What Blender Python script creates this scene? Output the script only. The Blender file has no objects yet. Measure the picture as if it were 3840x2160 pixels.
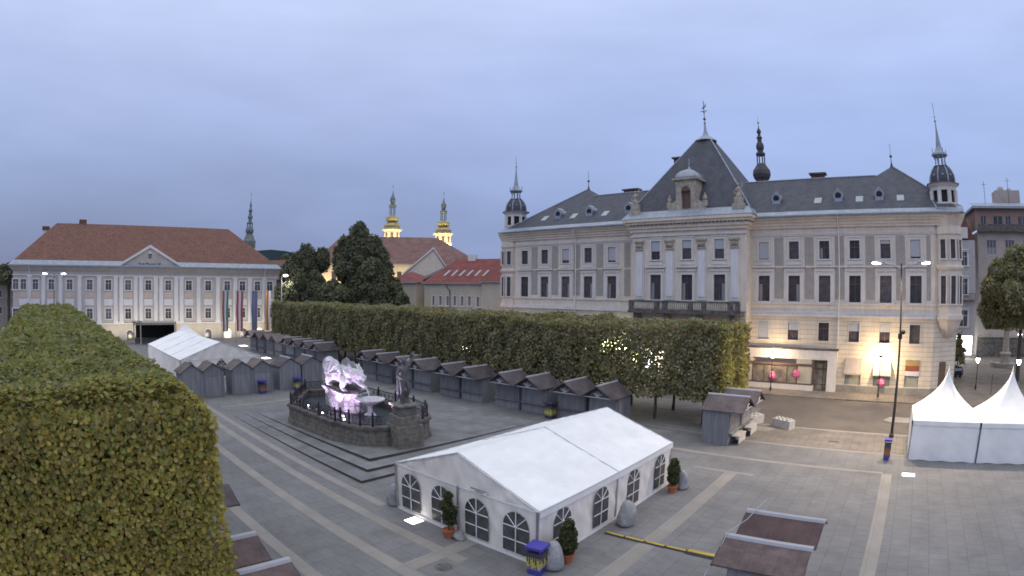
import bpy, math, random
from math import sin, cos, pi, radians
from mathutils import Vector, Matrix
random.seed(7)
scene = bpy.context.scene
COL = scene.collection

# ------------------------------------------------------------------ camera
CAMH = 11.2
cam_d = bpy.data.cameras.new("camera")
cam = bpy.data.objects.new("camera", cam_d)
COL.objects.link(cam)
cam_d.type = 'PANO'
cam_d.panorama_type = 'FISHEYE_LENS_POLYNOMIAL'
cam_d.sensor_width = 36.0
cam_d.fisheye_fov = radians(175)
cam_d.fisheye_polynomial_k0 = 0.0
cam_d.fisheye_polynomial_k1 = -0.0510155
cam_d.fisheye_polynomial_k2 = 0.0
cam_d.fisheye_polynomial_k3 = -4.3505e-6
cam_d.fisheye_polynomial_k4 = 0.0
cam_d.clip_end = 6000
_yaw, _pitch, _roll = radians(40.5), radians(-0.034), radians(0.479)
_f = Vector((-sin(_yaw) * cos(_pitch), cos(_yaw) * cos(_pitch), sin(_pitch)))
_r = Vector((cos(_yaw), sin(_yaw), 0))
_u = _r.cross(_f)
_r2 = _r * cos(_roll) + _u * sin(_roll)
_u2 = _r2.cross(_f)
cam.matrix_world = Matrix.Translation((0, 0, CAMH)) @ Matrix((
    (_r2.x, _u2.x, -_f.x, 0), (_r2.y, _u2.y, -_f.y, 0), (_r2.z, _u2.z, -_f.z, 0), (0, 0, 0, 1)))
scene.camera = cam

# ------------------------------------------------------------------ world
world = bpy.data.worlds.new("World")
scene.world = world
world.use_nodes = True
wn, wl = world.node_tree.nodes, world.node_tree.links
wn.clear()
wo = wn.new('ShaderNodeOutputWorld')
bg = wn.new('ShaderNodeBackground')
tc = wn.new('ShaderNodeTexCoord')
sx = wn.new('ShaderNodeSeparateXYZ')
wl.new(tc.outputs['Generated'], sx.inputs[0])
def wramp(stops):
    r = wn.new('ShaderNodeValToRGB')
    e = r.color_ramp.elements
    e[0].position, e[0].color = stops[0][0], (*stops[0][1], 1)
    e[1].position, e[1].color = stops[-1][0], (*stops[-1][1], 1)
    for p, c in stops[1:-1]:
        n = e.new(p); n.color = (*c, 1)
    return r
ra = wramp([(0.0, (.265, .36, .635)), (.10, (.30, .395, .69)), (.3, (.365, .465, .775)), (.5, (.49, .585, .875)), (.72, (.95, 1.0, 1.14)), (1.0, (1.28, 1.3, 1.38))])
rb = wramp([(0.0, (.135, .18, .355)), (.08, (.165, .21, .40)), (.2, (.26, .32, .54)), (.35, (.41, .48, .74)), (.5, (.54, .62, .88)), (.75, (.97, 1.0, 1.14)), (1.0, (1.28, 1.3, 1.38))])
wl.new(sx.outputs[2], ra.inputs[0]); wl.new(sx.outputs[2], rb.inputs[0])
dot = wn.new('ShaderNodeVectorMath'); dot.operation = 'DOT_PRODUCT'
dot.inputs[1].default_value = (-0.95, 0.10, 0.0)
wl.new(tc.outputs['Generated'], dot.inputs[0])
mr = wn.new('ShaderNodeMapRange'); mr.inputs[1].default_value = 0.40; mr.inputs[2].default_value = 1.0
wl.new(dot.outputs['Value'], mr.inputs[0])
mp = wn.new('ShaderNodeMapping'); mp.inputs['Scale'].default_value = (1.6, 1.6, 5.5)
wl.new(tc.outputs['Generated'], mp.inputs[0])
nz = wn.new('ShaderNodeTexNoise'); nz.inputs['Scale'].default_value = 1.7; nz.inputs['Detail'].default_value = 5; nz.inputs['Roughness'].default_value = .5
wl.new(mp.outputs[0], nz.inputs[0])
nsh = wn.new('ShaderNodeMath'); nsh.operation = 'MULTIPLY_ADD'; nsh.inputs[1].default_value = .7; nsh.inputs[2].default_value = -.36
wl.new(nz.outputs[0], nsh.inputs[0])
ad = wn.new('ShaderNodeMath'); ad.operation = 'ADD'; ad.use_clamp = True
wl.new(mr.outputs[0], ad.inputs[0]); wl.new(nsh.outputs[0], ad.inputs[1])
mx = wn.new('ShaderNodeMix'); mx.data_type = 'RGBA'
wl.new(ad.outputs[0], mx.inputs[0]); wl.new(ra.outputs[0], mx.inputs[6]); wl.new(rb.outputs[0], mx.inputs[7])
nz2 = wn.new('ShaderNodeTexNoise'); nz2.inputs['Scale'].default_value = 2.6; nz2.inputs['Detail'].default_value = 6
mp2 = wn.new('ShaderNodeMapping'); mp2.inputs['Scale'].default_value = (1.2, 1.2, 4.5); mp2.inputs['Location'].default_value = (3, 1, 2)
wl.new(tc.outputs['Generated'], mp2.inputs[0]); wl.new(mp2.outputs[0], nz2.inputs[0])
mr2 = wn.new('ShaderNodeMapRange'); mr2.inputs[1].default_value = .3; mr2.inputs[2].default_value = .7; mr2.inputs[3].default_value = .94; mr2.inputs[4].default_value = 1.07
wl.new(nz2.outputs[0], mr2.inputs[0])
vm = wn.new('ShaderNodeVectorMath'); vm.operation = 'SCALE'
wl.new(mx.outputs[2], vm.inputs[0]); wl.new(mr2.outputs[0], vm.inputs['Scale'])
sky = wn.new('ShaderNodeTexSky'); sky.sky_type = 'NISHITA'; sky.sun_disc = False
SUN_EL, SUN_ROT = radians(4), radians(70)
sky.sun_elevation = SUN_EL; sky.sun_rotation = SUN_ROT
vs = wn.new('ShaderNodeVectorMath'); vs.operation = 'SCALE'; vs.inputs['Scale'].default_value = .02
wl.new(sky.outputs[0], vs.inputs[0])
va = wn.new('ShaderNodeVectorMath'); va.operation = 'ADD'
wl.new(vm.outputs[0], va.inputs[0]); wl.new(vs.outputs[0], va.inputs[1])
wl.new(va.outputs[0], bg.inputs[0]); bg.inputs[1].default_value = 1.0
wl.new(bg.outputs[0], wo.inputs[0])

sun_d = bpy.data.lights.new("sun", 'SUN'); sun_d.energy = 0.12; sun_d.angle = radians(30); sun_d.color = (1, .93, .86)
sun = bpy.data.objects.new("sun", sun_d); COL.objects.link(sun)
sun.rotation_euler = (radians(60), 0, radians(25))

scene.view_settings.view_transform = 'Standard'
scene.view_settings.look = 'None'
scene.view_settings.exposure = 0.08
scene.view_settings.gamma = 1.0
scene.view_settings.use_curve_mapping = False
scene.cycles.max_bounces = 5
scene.cycles.diffuse_bounces = 2
scene.cycles.glossy_bounces = 2
scene.cycles.sample_clamp_indirect = 4.0
scene.cycles.pixel_filter_type = 'BLACKMAN_HARRIS'
scene.cycles.filter_width = 1.7

# ------------------------------------------------------------------ materials
def mat(name, col, rough=.8, var=.12, scale=3.0, bump=0.0, metal=0.0, emit=None, es=0.0, col2=None, detail=5, tint=False, spec=None, stretch=None, bscale=None):
    m = bpy.data.materials.new(name); m.use_nodes = True
    n, l = m.node_tree.nodes, m.node_tree.links
    b = n['Principled BSDF']
    b.inputs['Roughness'].default_value = rough
    b.inputs['Metallic'].default_value = metal
    if spec is not None: b.inputs['Specular IOR Level'].default_value = spec
    t = n.new('ShaderNodeTexCoord')
    mpn = n.new('ShaderNodeMapping'); l.new(t.outputs['Object'], mpn.inputs[0])
    if stretch: mpn.inputs['Scale'].default_value = stretch
    no = n.new('ShaderNodeTexNoise'); no.inputs['Scale'].default_value = scale; no.inputs['Detail'].default_value = detail; no.inputs['Roughness'].default_value = .6
    l.new(mpn.outputs[0], no.inputs[0])
    r = n.new('ShaderNodeValToRGB')
    c2 = col2 or tuple(c * (1 - var * 1.6) for c in col)
    c1 = tuple(min(1, c * (1 + var)) for c in col)
    r.color_ramp.elements[0].position = .32; r.color_ramp.elements[0].color = (*c2, 1)
    r.color_ramp.elements[1].position = .68; r.color_ramp.elements[1].color = (*c1, 1)
    l.new(no.outputs[0], r.inputs[0])
    out = r.outputs[0]
    if tint:
        a = n.new('ShaderNodeAttribute'); a.attribute_name = 'tint'
        mm = n.new('ShaderNodeMix'); mm.data_type = 'RGBA'; mm.blend_type = 'MULTIPLY'; mm.inputs[0].default_value = 1
        l.new(out, mm.inputs[6]); l.new(a.outputs['Color'], mm.inputs[7]); out = mm.outputs[2]
    l.new(out, b.inputs['Base Color'])
    if bump:
        bn = n.new('ShaderNodeTexNoise'); bn.inputs['Scale'].default_value = bscale or scale * 6; bn.inputs['Detail'].default_value = 6
        l.new(mpn.outputs[0], bn.inputs[0])
        bp = n.new('ShaderNodeBump'); bp.inputs['Strength'].default_value = bump; bp.inputs['Distance'].default_value = .05
        l.new(bn.outputs[0], bp.inputs['Height']); l.new(bp.outputs[0], b.inputs['Normal'])
    if emit:
        b.inputs['Emission Color'].default_value = (*emit, 1); b.inputs['Emission Strength'].default_value = es
    m['_out'] = 1
    return m

def lined(m, axis, period, width, dark=.6, coord='Object', offset=0.0, second=None):
    """darker joints every `period` along an axis (0,1,2) of the object's own coordinates; second=(axis, period, width)."""
    n, l = m.node_tree.nodes, m.node_tree.links
    b = n['Principled BSDF']
    src = b.inputs['Base Color'].links[0].from_socket
    t = n.new('ShaderNodeTexCoord'); s = n.new('ShaderNodeSeparateXYZ'); l.new(t.outputs[coord], s.inputs[0])
    def line(ax, per, wd, rowoff=None):
        a = n.new('ShaderNodeMath'); a.operation = 'MULTIPLY_ADD'; a.inputs[1].default_value = 1 / per; a.inputs[2].default_value = 100.0 + offset
        l.new(s.outputs[ax], a.inputs[0])
        last = a
        if rowoff is not None:
            q = n.new('ShaderNodeMath'); q.operation = 'ADD'; l.new(a.outputs[0], q.inputs[0]); l.new(rowoff, q.inputs[1]); last = q
        f = n.new('ShaderNodeMath'); f.operation = 'FRACT'; l.new(last.outputs[0], f.inputs[0])
        c = n.new('ShaderNodeMath'); c.operation = 'LESS_THAN'; c.inputs[1].default_value = wd / per; l.new(f.outputs[0], c.inputs[0])
        return c.outputs[0], a
    o, a = line(axis, period, width)
    if second:
        fl = n.new('ShaderNodeMath'); fl.operation = 'FLOOR'; l.new(a.outputs[0], fl.inputs[0])
        hf = n.new('ShaderNodeMath'); hf.operation = 'MULTIPLY'; hf.inputs[1].default_value = .5; l.new(fl.outputs[0], hf.inputs[0])
        o2, _ = line(*second, rowoff=hf.outputs[0])
        mxx = n.new('ShaderNodeMath'); mxx.operation = 'MAXIMUM'; l.new(o, mxx.inputs[0]); l.new(o2, mxx.inputs[1]); o = mxx.outputs[0]
    mm = n.new('ShaderNodeMix'); mm.data_type = 'RGBA'; mm.blend_type = 'MULTIPLY'
    l.new(o, mm.inputs[0]); l.new(src, mm.inputs[6]); mm.inputs[7].default_value = (dark, dark, dark, 1)
    l.new(mm.outputs[2], b.inputs['Base Color'])
    return m

M = {}
def mk(k, *a, **kw): M[k] = mat(k, *a, **kw); return M[k]
mk('asphalt', (.135, .115, .10), .9, .14, .25, .3, bscale=25)
mk('square', (.20, .196, .193), .85, .10, .12, .15, bscale=14)
def slabs(m, bw, bh, mortar=.03, tone=.12, stain=.22):
    n, l = m.node_tree.nodes, m.node_tree.links
    b = n['Principled BSDF']; src = b.inputs['Base Color'].links[0].from_socket
    t = n.new('ShaderNodeTexCoord'); br = n.new('ShaderNodeTexBrick')
    br.inputs['Scale'].default_value = 1.0; br.inputs['Brick Width'].default_value = bw; br.inputs['Row Height'].default_value = bh; br.inputs['Mortar Size'].default_value = mortar; br.inputs['Mortar Smooth'].default_value = .3
    br.inputs['Color1'].default_value = (1 - tone,) * 3 + (1,); br.inputs['Color2'].default_value = (1 + tone * .6,) * 3 + (1,); br.inputs['Mortar'].default_value = (.74, .73, .72, 1)
    rm = n.new('ShaderNodeMapping'); rm.inputs['Rotation'].default_value = (0, 0, pi / 2); l.new(t.outputs['Object'], rm.inputs[0]); l.new(rm.outputs[0], br.inputs['Vector'])
    m1 = n.new('ShaderNodeMix'); m1.data_type = 'RGBA'; m1.blend_type = 'MULTIPLY'; m1.inputs[0].default_value = 1; l.new(src, m1.inputs[6]); l.new(br.outputs[0], m1.inputs[7])
    s1 = n.new('ShaderNodeTexNoise'); s1.inputs['Scale'].default_value = .55; s1.inputs['Detail'].default_value = 8; s1.inputs['Roughness'].default_value = .72; l.new(t.outputs['Object'], s1.inputs[0])
    r = n.new('ShaderNodeValToRGB'); r.color_ramp.elements[0].position = .36; r.color_ramp.elements[0].color = (1 - stain, 1 - stain, 1 - stain * .9, 1); r.color_ramp.elements[1].position = .56; r.color_ramp.elements[1].color = (1, 1, 1, 1); l.new(s1.outputs[0], r.inputs[0])
    m2 = n.new('ShaderNodeMix'); m2.data_type = 'RGBA'; m2.blend_type = 'MULTIPLY'; m2.inputs[0].default_value = 1; l.new(m1.outputs[2], m2.inputs[6]); l.new(r.outputs[0], m2.inputs[7])
    s2 = n.new('ShaderNodeTexNoise'); s2.inputs['Scale'].default_value = 3.1; s2.inputs['Detail'].default_value = 5; l.new(t.outputs['Object'], s2.inputs[0])
    r2 = n.new('ShaderNodeValToRGB'); r2.color_ramp.elements[0].position = .24; r2.color_ramp.elements[0].color = (.6, .6, .6, 1); r2.color_ramp.elements[1].position = .31; r2.color_ramp.elements[1].color = (1, 1, 1, 1); l.new(s2.outputs[0], r2.inputs[0])
    m3 = n.new('ShaderNodeMix'); m3.data_type = 'RGBA'; m3.blend_type = 'MULTIPLY'; m3.inputs[0].default_value = .8; l.new(m2.outputs[2], m3.inputs[6]); l.new(r2.outputs[0], m3.inputs[7])
    l.new(m3.outputs[2], b.inputs['Base Color'])
slabs(M['square'], .62, .98, .022, .05, .20)
def vary(k, lo, hi):
    """each object its own tone"""
    m = M[k]; n, l = m.node_tree.nodes, m.node_tree.links
    b = n['Principled BSDF']; src = b.inputs['Base Color'].links[0].from_socket
    o = n.new('ShaderNodeObjectInfo'); r = n.new('ShaderNodeMapRange'); r.inputs[3].default_value = lo; r.inputs[4].default_value = hi; l.new(o.outputs['Random'], r.inputs[0])
    v = n.new('ShaderNodeVectorMath'); v.operation = 'SCALE'; l.new(src, v.inputs[0]); l.new(r.outputs[0], v.inputs['Scale']); l.new(v.outputs[0], b.inputs['Base Color'])
mk('kerbwalk', (.215, .19, .165), .9, .12, .3, .2, bscale=20)
lined(M['kerbwalk'], 1, .6, .03, .8)
mk('band', (.285, .262, .235), .85, .10, .5, .1)
lined(M['band'], 0, .9, .03, .8)
mk('cobble', (.215, .18, .145), .9, .18, .5, .4, bscale=18)
mk('step_stone', (.20, .20, .20), .85, .15, .6, .1)
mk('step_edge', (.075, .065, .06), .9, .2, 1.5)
mk('plaster', (.72, .63, .525), .9, .07, .7, .1)
mk('plaster_rust', (.66, .585, .47), .9, .07, .7, .1)
lined(M['plaster_rust'], 2, .52, .05, .55)
mk('plaster_white', (.67, .63, .59), .85, .06, .8)
mk('taupe', (.36, .33, .30), .95, .08, 1.5)
mk('plinth', (.26, .25, .23), .9, .15, 1.2)
lined(M['plinth'], 0, 1.6, .04, .7)
mk('stone', (.42, .37, .30), .9, .2, 2, .4)
mk('dark_stone', (.13, .12, .11), .9, .35, 2, .5)
mk('slate', (.078, .082, .10), .75, .16, 1.2, .3, bscale=14)
lined(M['slate'], 2, .35, .05, .72, second=(0, .5, .03))
mk('zinc', (.30, .34, .39), .5, .12, 1.0, metal=.25)
lined(M['zinc'], 0, .7, .05, .75)
mk('pane', (.075, .066, .072), .22, .3, 1.5, spec=.45)
mk('wood_frame', (.13, .08, .065), .7, .15, 3)
mk('blind', (.46, .47, .50), .8, .05, 3); lined(M['blind'], 2, .08, .015, .8)
mk('white_frame', (.62, .62, .62), .6, .05, 3)
mk('tile_brown', (.225, .100, .072), .9, .28, 2.5, .3, bscale=10, col2=(.115, .075, .055)); lined(M['tile_brown'], 2, .3, .07, .72)
mk('tile_red', (.23, .066, .055), .85, .2, .9, .3, bscale=10); lined(M['tile_red'], 2, .3, .07, .72)
mk('tile_old', (.20, .105, .09), .85, .2, .6, .3, bscale=8); lined(M['tile_old'], 2, .4, .08, .75)
mk('th_wall', (.50, .46, .42), .9, .06, .6)
mk('th_light', (.72, .70, .70), .9, .04, .6)
mk('th_base', (.56, .51, .42), .9, .06, .8)
mk('th_pink', (.56, .47, .40), .9, .05, .8)
mk('copper', (.17, .20, .19), .6, .25, 1.2, metal=.2)
mk('gold_copper', (.42, .36, .17), .45, .25, 1.2, metal=.3)
mk('dark_copper', (.075, .066, .078), .7, .3, 1.2)
mk('brick_red', (.16, .075, .055), .9, .2, 4)
mk('canvas', (.84, .83, .81), .7, .05, .6, .35, bscale=1.3, detail=8)
mk('canvas_wall', (.86, .81, .75), .7, .06, .9, .9, bscale=2.6, stretch=(1, 1, .45))
mk('seam', (.52, .53, .56), .6, .05, 3)
mk('tent_window', (.085, .09, .09), .25, .3, 2)
mk('alu', (.42, .43, .45), .45, .1, 3, metal=.7)
mk('stall_wall', (.205, .21, .225), .85, .15, .8, stretch=(6, 6, .5)); lined(M['stall_wall'], 0, .16, .02, .7)
mk('stall_roof', (.092, .075, .080), .85, .25, 1.0, .2); 
mk('stall_roof_pale', (.17, .14, .13), .85, .25, 1.2, .2)
mk('cap_white', (.38, .38, .40), .5, .05, 2)
mk('lamp_metal', (.045, .04, .045), .5, .15, 2, metal=.4)
mk('glow_white', (1, 1, 1), .5, 0, 1, emit=(1, .97, 1), es=14)
mk('glow_warm', (1, 1, 1), .5, 0, 1, emit=(1, .72, .36), es=30)
mk('glow_window', (1, .9, .7), .5, 0, 1, emit=(1, .78, .45), es=1.0)
mk('glow_sign', (1, 1, .8), .5, 0, 1, emit=(.95, 1, .5), es=16)
mk('glow_shop', (1, 1, 1), .5, 0, 1, emit=(.95, 1, .95), es=10)
mk('glow_ground', (1, 1, 1), .5, 0, 1, emit=(1, .95, .9), es=3)
mk('glow_red', (1, .1, .2), .5, 0, 1, emit=(1, .1, .25), es=5)
mk('terracotta', (.42, .135, .06), .8, .15, 4)
mk('bark', (.10, .08, .06), .95, .3, 3, .5)
mk('rock', (.36, .36, .37), .95, .18, 3, .6, bscale=9)
mk('bin_blue', (.07, .06, .36), .5, .1, 3)
mk('bin_yellow', (.52, .47, .12), .6, .1, 3)
mk('bin_orange', (.36, .16, .06), .6, .1, 3)
mk('bin_dark', (.06, .055, .09), .6, .2, 3)
mk('yellow', (.50, .36, .05), .6, .12, 3)
mk('rubber', (.04, .04, .04), .8, .2, 3)
mk('concrete', (.52, .50, .47), .9, .12, 3, .3)
mk('pink', (.72, .10, .30), .5, .15, 4)
mk('flag_red', (.36, .085, .09), .8, .05, 2)
mk('flag_white', (.62, .62, .65), .8, .04, 2)
mk('flag_green', (.04, .24, .15), .8, .05, 2)
mk('flag_blue', (.14, .155, .25), .8, .08, 2)
mk('flag_yellow', (.48, .32, .10), .8, .05, 2)
mk('bronze', (.095, .10, .095), .6, .2, 3, .3)
mk('dragon_stone', (.58, .57, .58), .75, .15, 2.5, .5, bscale=12)
mk('water', (.02, .03, .035), .15, .2, 3, .8)
mk('hill', (.035, .055, .055), 1, .3, .01)
mk('black', (.015, .015, .017), .8, .2, 3)
mk('cream', (.50, .45, .36), .9, .06, .6)
mk('greybrown', (.43, .37, .33), .9, .08, .6)
mk('balcony_red', (.34, .23, .19), .9, .1, .8)
mk('leaf_near', (.36, .345, .13), .8, .16, .9, tint=True)
mk('leaf_far', (.27, .26, .155), .7, .3, .8, tint=True)
mk('leaf_dark', (.15, .16, .11), .75, .3, .5, tint=True)
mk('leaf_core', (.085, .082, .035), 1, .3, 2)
mk('leaf_core_far', (.03, .032, .018), 1, .3, 2)

# stone-block material for the fountain pedestal and basin (irregular joints)
def stones(k, col, scale, joint=.5):
    m = mat(k, col, .9, .2, 2, .3)
    n, l = m.node_tree.nodes, m.node_tree.links
    b = n['Principled BSDF']; src = b.inputs['Base Color'].links[0].from_socket
    t = n.new('ShaderNodeTexCoord')
    v = n.new('ShaderNodeTexVoronoi'); v.feature = 'DISTANCE_TO_EDGE'; v.inputs['Scale'].default_value = scale
    l.new(t.outputs['Object'], v.inputs[0])
    c = n.new('ShaderNodeMath'); c.operation = 'LESS_THAN'; c.inputs[1].default_value = .045; l.new(v.outputs[0], c.inputs[0])
    mm = n.new('ShaderNodeMix'); mm.data_type = 'RGBA'; mm.blend_type = 'MULTIPLY'
    l.new(c.outputs[0], mm.inputs[0]); l.new(src, mm.inputs[6]); mm.inputs[7].default_value = (joint, joint, joint, 1)
    l.new(mm.outputs[2], b.inputs['Base Color']); M[k] = m
stones('ped_stone', (.44, .43, .43), 2.2, .35)
mk('basin_stone', (.19, .175, .15), .9, .25, 2.5, .5); lined(M['basin_stone'], 2, .34, .03, .6, second=(0, .75, .03))

# ------------------------------------------------------------------ mesh builder
class MB:
    def __init__(s): s.v = []; s.f = []; s.m = []; s.cur = 0
    def face(s, *p):
        i = len(s.v); s.v += [tuple(q) for q in p]; s.f.append(tuple(range(i, i + len(p)))); s.m.append(s.cur)
    def box(s, x0, x1, y0, y1, z0, z1):
        if x0 > x1: x0, x1 = x1, x0
        if y0 > y1: y0, y1 = y1, y0
        i = len(s.v)
        s.v += [(x0, y0, z0), (x1, y0, z0), (x1, y1, z0), (x0, y1, z0), (x0, y0, z1), (x1, y0, z1), (x1, y1, z1), (x0, y1, z1)]
        for f in ((0, 3, 2, 1), (4, 5, 6, 7), (0, 1, 5, 4), (1, 2, 6, 5), (2, 3, 7, 6), (3, 0, 4, 7)):
            s.f.append(tuple(i + k for k in f)); s.m.append(s.cur)
        return s
    def prism(s, poly, z0, z1):
        """poly: list of (x,y) ccw; extruded in z (z1 may be list)"""
        n = len(poly); i = len(s.v)
        zz1 = z1 if isinstance(z1, (list, tuple)) else [z1] * n
        s.v += [(x, y, z0) for x, y in poly] + [(x, y, z) for (x, y), z in zip(poly, zz1)]
        s.f.append(tuple(i + k for k in reversed(range(n)))); s.f.append(tuple(i + n + k for k in range(n))); s.m += [s.cur] * 2
        for k in range(n):
            j = (k + 1) % n; s.f.append((i + k, i + j, i + n + j, i + n + k)); s.m.append(s.cur)
        return s
    def xprism(s, prof, y0, y1):
        """prof: (x,z) ccw seen from -y ; extruded along y"""
        n = len(prof); i = len(s.v)
        s.v += [(x, y0, z) for x, z in prof] + [(x, y1, z) for x, z in prof]
        s.f.append(tuple(i + k for k in range(n))); s.f.append(tuple(i + n + k for k in reversed(range(n)))); s.m += [s.cur] * 2
        for k in range(n):
            j = (k + 1) % n; s.f.append((i + j, i + k, i + n + k, i + n + j)); s.m.append(s.cur)
        return s
    def lathe(s, cx, cy, prof, seg=16, rot=0.0):
        """prof: (r,z) from bottom to top"""
        i = len(s.v); n = len(prof)
        for r, z in prof:
            for k in range(seg):
                a = rot + 2 * pi * k / seg; s.v.append((cx + r * cos(a), cy + r * sin(a), z))
        for j in range(n - 1):
            for k in range(seg):
                k2 = (k + 1) % seg
                s.f.append((i + j * seg + k, i + j * seg + k2, i + (j + 1) * seg + k2, i + (j + 1) * seg + k)); s.m.append(s.cur)
        s.f.append(tuple(i + k for k in reversed(range(seg)))); s.f.append(tuple(i + (n - 1) * seg + k for k in range(seg))); s.m += [s.cur] * 2
        return s
    def tube(s, pts, rads, seg=8, ell=None):
        pts = [Vector(p) for p in pts]
        if not isinstance(rads, (list, tuple)): rads = [rads] * len(pts)
        i = len(s.v); n = len(pts); prev = None
        for j, p in enumerate(pts):
            d = (pts[min(j + 1, n - 1)] - pts[max(j - 1, 0)]).normalized()
            a = prev if prev is not None else (Vector((0, 0, 1)) if abs(d.z) < .9 else Vector((1, 0, 0)))
            e1 = (a - d * a.dot(d)).normalized(); e2 = d.cross(e1); prev = e1
            for k in range(seg):
                t = 2 * pi * k / seg; q = p + (e1 * cos(t) * (ell or 1) + e2 * sin(t)) * rads[j]; s.v.append(tuple(q))
        for j in range(n - 1):
            for k in range(seg):
                k2 = (k + 1) % seg
                s.f.append((i + j * seg + k, i + j * seg + k2, i + (j + 1) * seg + k2, i + (j + 1) * seg + k)); s.m.append(s.cur)
        s.f.append(tuple(i + k for k in reversed(range(seg)))); s.f.append(tuple(i + (n - 1) * seg + k for k in range(seg))); s.m += [s.cur] * 2
        return s
    def ball(s, c, r, seg=12, rings=8, sc=(1, 1, 1)):
        pr = [(max(.001, sin(pi * j / rings)), -cos(pi * j / rings)) for j in range(rings + 1)]
        i = len(s.v)
        for rr, zz in pr:
            for k in range(seg):
                a = 2 * pi * k / seg
                s.v.append((c[0] + r * rr * cos(a) * sc[0], c[1] + r * rr * sin(a) * sc[1], c[2] + r * zz * sc[2]))
        for j in range(rings):
            for k in range(seg):
                k2 = (k + 1) % seg
                s.f.append((i + j * seg + k, i + j * seg + k2, i + (j + 1) * seg + k2, i + (j + 1) * seg + k)); s.m.append(s.cur)
        return s
    def mesh(s, name, mats):
        me = bpy.data.meshes.new(name); me.from_pydata(s.v, [], s.f)
        if not isinstance(mats, (list, tuple)): mats = [mats]
        for m in mats: me.materials.append(M[m] if isinstance(m, str) else m)
        if len(mats) > 1: me.polygons.foreach_set('material_index', s.m)
        me.update(); return me
    def split(s, name, mats, parent=None, gap=.04):
        """every separate piece becomes an object of its own"""
        par = list(range(len(s.f))); own = {}
        def find(a):
            while par[a] != a: par[a] = par[par[a]]; a = par[a]
            return a
        key = {}
        for fi, f in enumerate(s.f):
            for v in f:
                k = tuple(round(c, 4) for c in s.v[v])
                if k in key: par[find(fi)] = find(key[k])
                else: key[k] = fi
        comp = {}
        for fi in range(len(s.f)): comp.setdefault(find(fi), []).append(fi)
        cs = list(comp.values()); bb = []
        for c in cs:
            vs = [s.v[v] for fi in c for v in s.f[fi]]; bb.append([min(q[i] for q in vs) - gap for i in range(3)] + [max(q[i] for q in vs) + gap for i in range(3)])
        g = list(range(len(cs)))
        def fg(a):
            while g[a] != a: g[a] = g[g[a]]; a = g[a]
            return a
        for a in range(len(cs)):
            for c in range(a):
                if all(bb[a][i] <= bb[c][i + 3] and bb[c][i] <= bb[a][i + 3] for i in range(3)): g[fg(a)] = fg(c)
        grp = {}
        for a in range(len(cs)): grp.setdefault(fg(a), []).extend(cs[a])
        out = []
        for fs in grp.values():
            q = MB(); mp_ = {}
            for fi in fs:
                nf = []
                for v in s.f[fi]:
                    if v not in mp_: mp_[v] = len(q.v); q.v.append(s.v[v])
                    nf.append(mp_[v])
                q.f.append(tuple(nf)); q.m.append(s.m[fi])
            out.append(q.build(name, mats, parent))
        return out
    def build(s, name, mats, parent=None, smooth=False):
        me = s.mesh(name, mats)
        if smooth: me.polygons.foreach_set('use_smooth', [True] * len(me.polygons))
        return link(name, me, parent)

def link(name, me, parent=None):
    o = bpy.data.objects.new(name, me); COL.objects.link(o)
    if parent: o.parent = parent
    return o
def tag(o, label=None, cat=None, group=None, kind=None):
    if label: o['label'] = label
    if cat: o['category'] = cat
    if group: o['group'] = group
    if kind: o['kind'] = kind
    return o
def thing(name, label, cat, loc=(0, 0, 0), rot=0, group=None):
    o = bpy.data.objects.new(name, None); COL.objects.link(o); o.empty_display_size = .3
    o.location = loc; o.rotation_euler = (0, 0, rot)
    return tag(o, label, cat, group)
def copy_tree(o, parent=None):
    c = o.copy(); COL.objects.link(c); c.parent = parent
    for ch in [q for q in COL.objects if q.parent == o]: copy_tree(ch, c)
    return c
KIDS = {}
def dup(root, loc, rot=None, label=None, group=None):
    c = copy_tree(root); c.location = loc
    if rot is not None: c.rotation_euler = (0, 0, rot)
    if label: c['label'] = label
    if group: c['group'] = group
    return c
def struct(name, mb, m, z=None):
    o = mb.build(name, m); o['kind'] = 'structure'; return o
def light(name, typ, loc, energy, color, parent=None, size=.2, to=None, spot=None, blend=.5):
    d = bpy.data.lights.new(name, typ); d.energy = energy; d.color = color
    if typ in ('POINT', 'SPOT'): d.shadow_soft_size = size
    if typ == 'AREA': d.size = size
    if spot: d.spot_size = spot; d.spot_blend = blend
    o = bpy.data.objects.new(name, d); COL.objects.link(o); o.location = loc
    if parent: o.parent = parent
    if to is not None:
        v = Vector(to) - Vector(loc); o.rotation_euler = v.to_track_quat('-Z', 'Y').to_euler()
    return o

mk('shopglass', (.24, .215, .18), .3, .45, 1.1, col2=(.09, .08, .07))
mk('frost', (.30, .31, .27), .5, .1, 2)
mk('skyglass', (.30, .34, .36), .25, .08, 2)
mk('sig_green', (0, 1, .3), .5, 0, 1, emit=(.1, 1, .35), es=3)
mk('leaf_pot', (.07, .085, .03), .6, .3, 3, tint=True)
mk('awning_yellow', (.36, .26, .10), .8, .1, 2)
mk('awning_red', (.26, .075, .045), .8, .1, 2)
mk('stall_roof_mid', (.15, .108, .10), .85, .25, 1.2, .2); lined(M['stall_roof_mid'], 1, .3, .02, .75)
mk('curtain_fabric', (.27, .265, .275), .9, .1, 3)
mk('weathered', (.5, .5, .5))
for k_ in ('stall_wall', 'stall_roof', 'stall_roof_pale'): vary(k_, .78, 1.25)
vary('pane', .5, 1.7)
slabs(M['step_stone'], 1.2, .8, .02, .08, .2); slabs(M['kerbwalk'], .6, .6, .03, .1, .2)
mk('pane_pale', (.11, .105, .11), .25, .2, 1.5, spec=.4); vary('pane_pale', .6, 1.5)
mk('water_white', (.75, .75, .8), .3, .05, 2)
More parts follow.
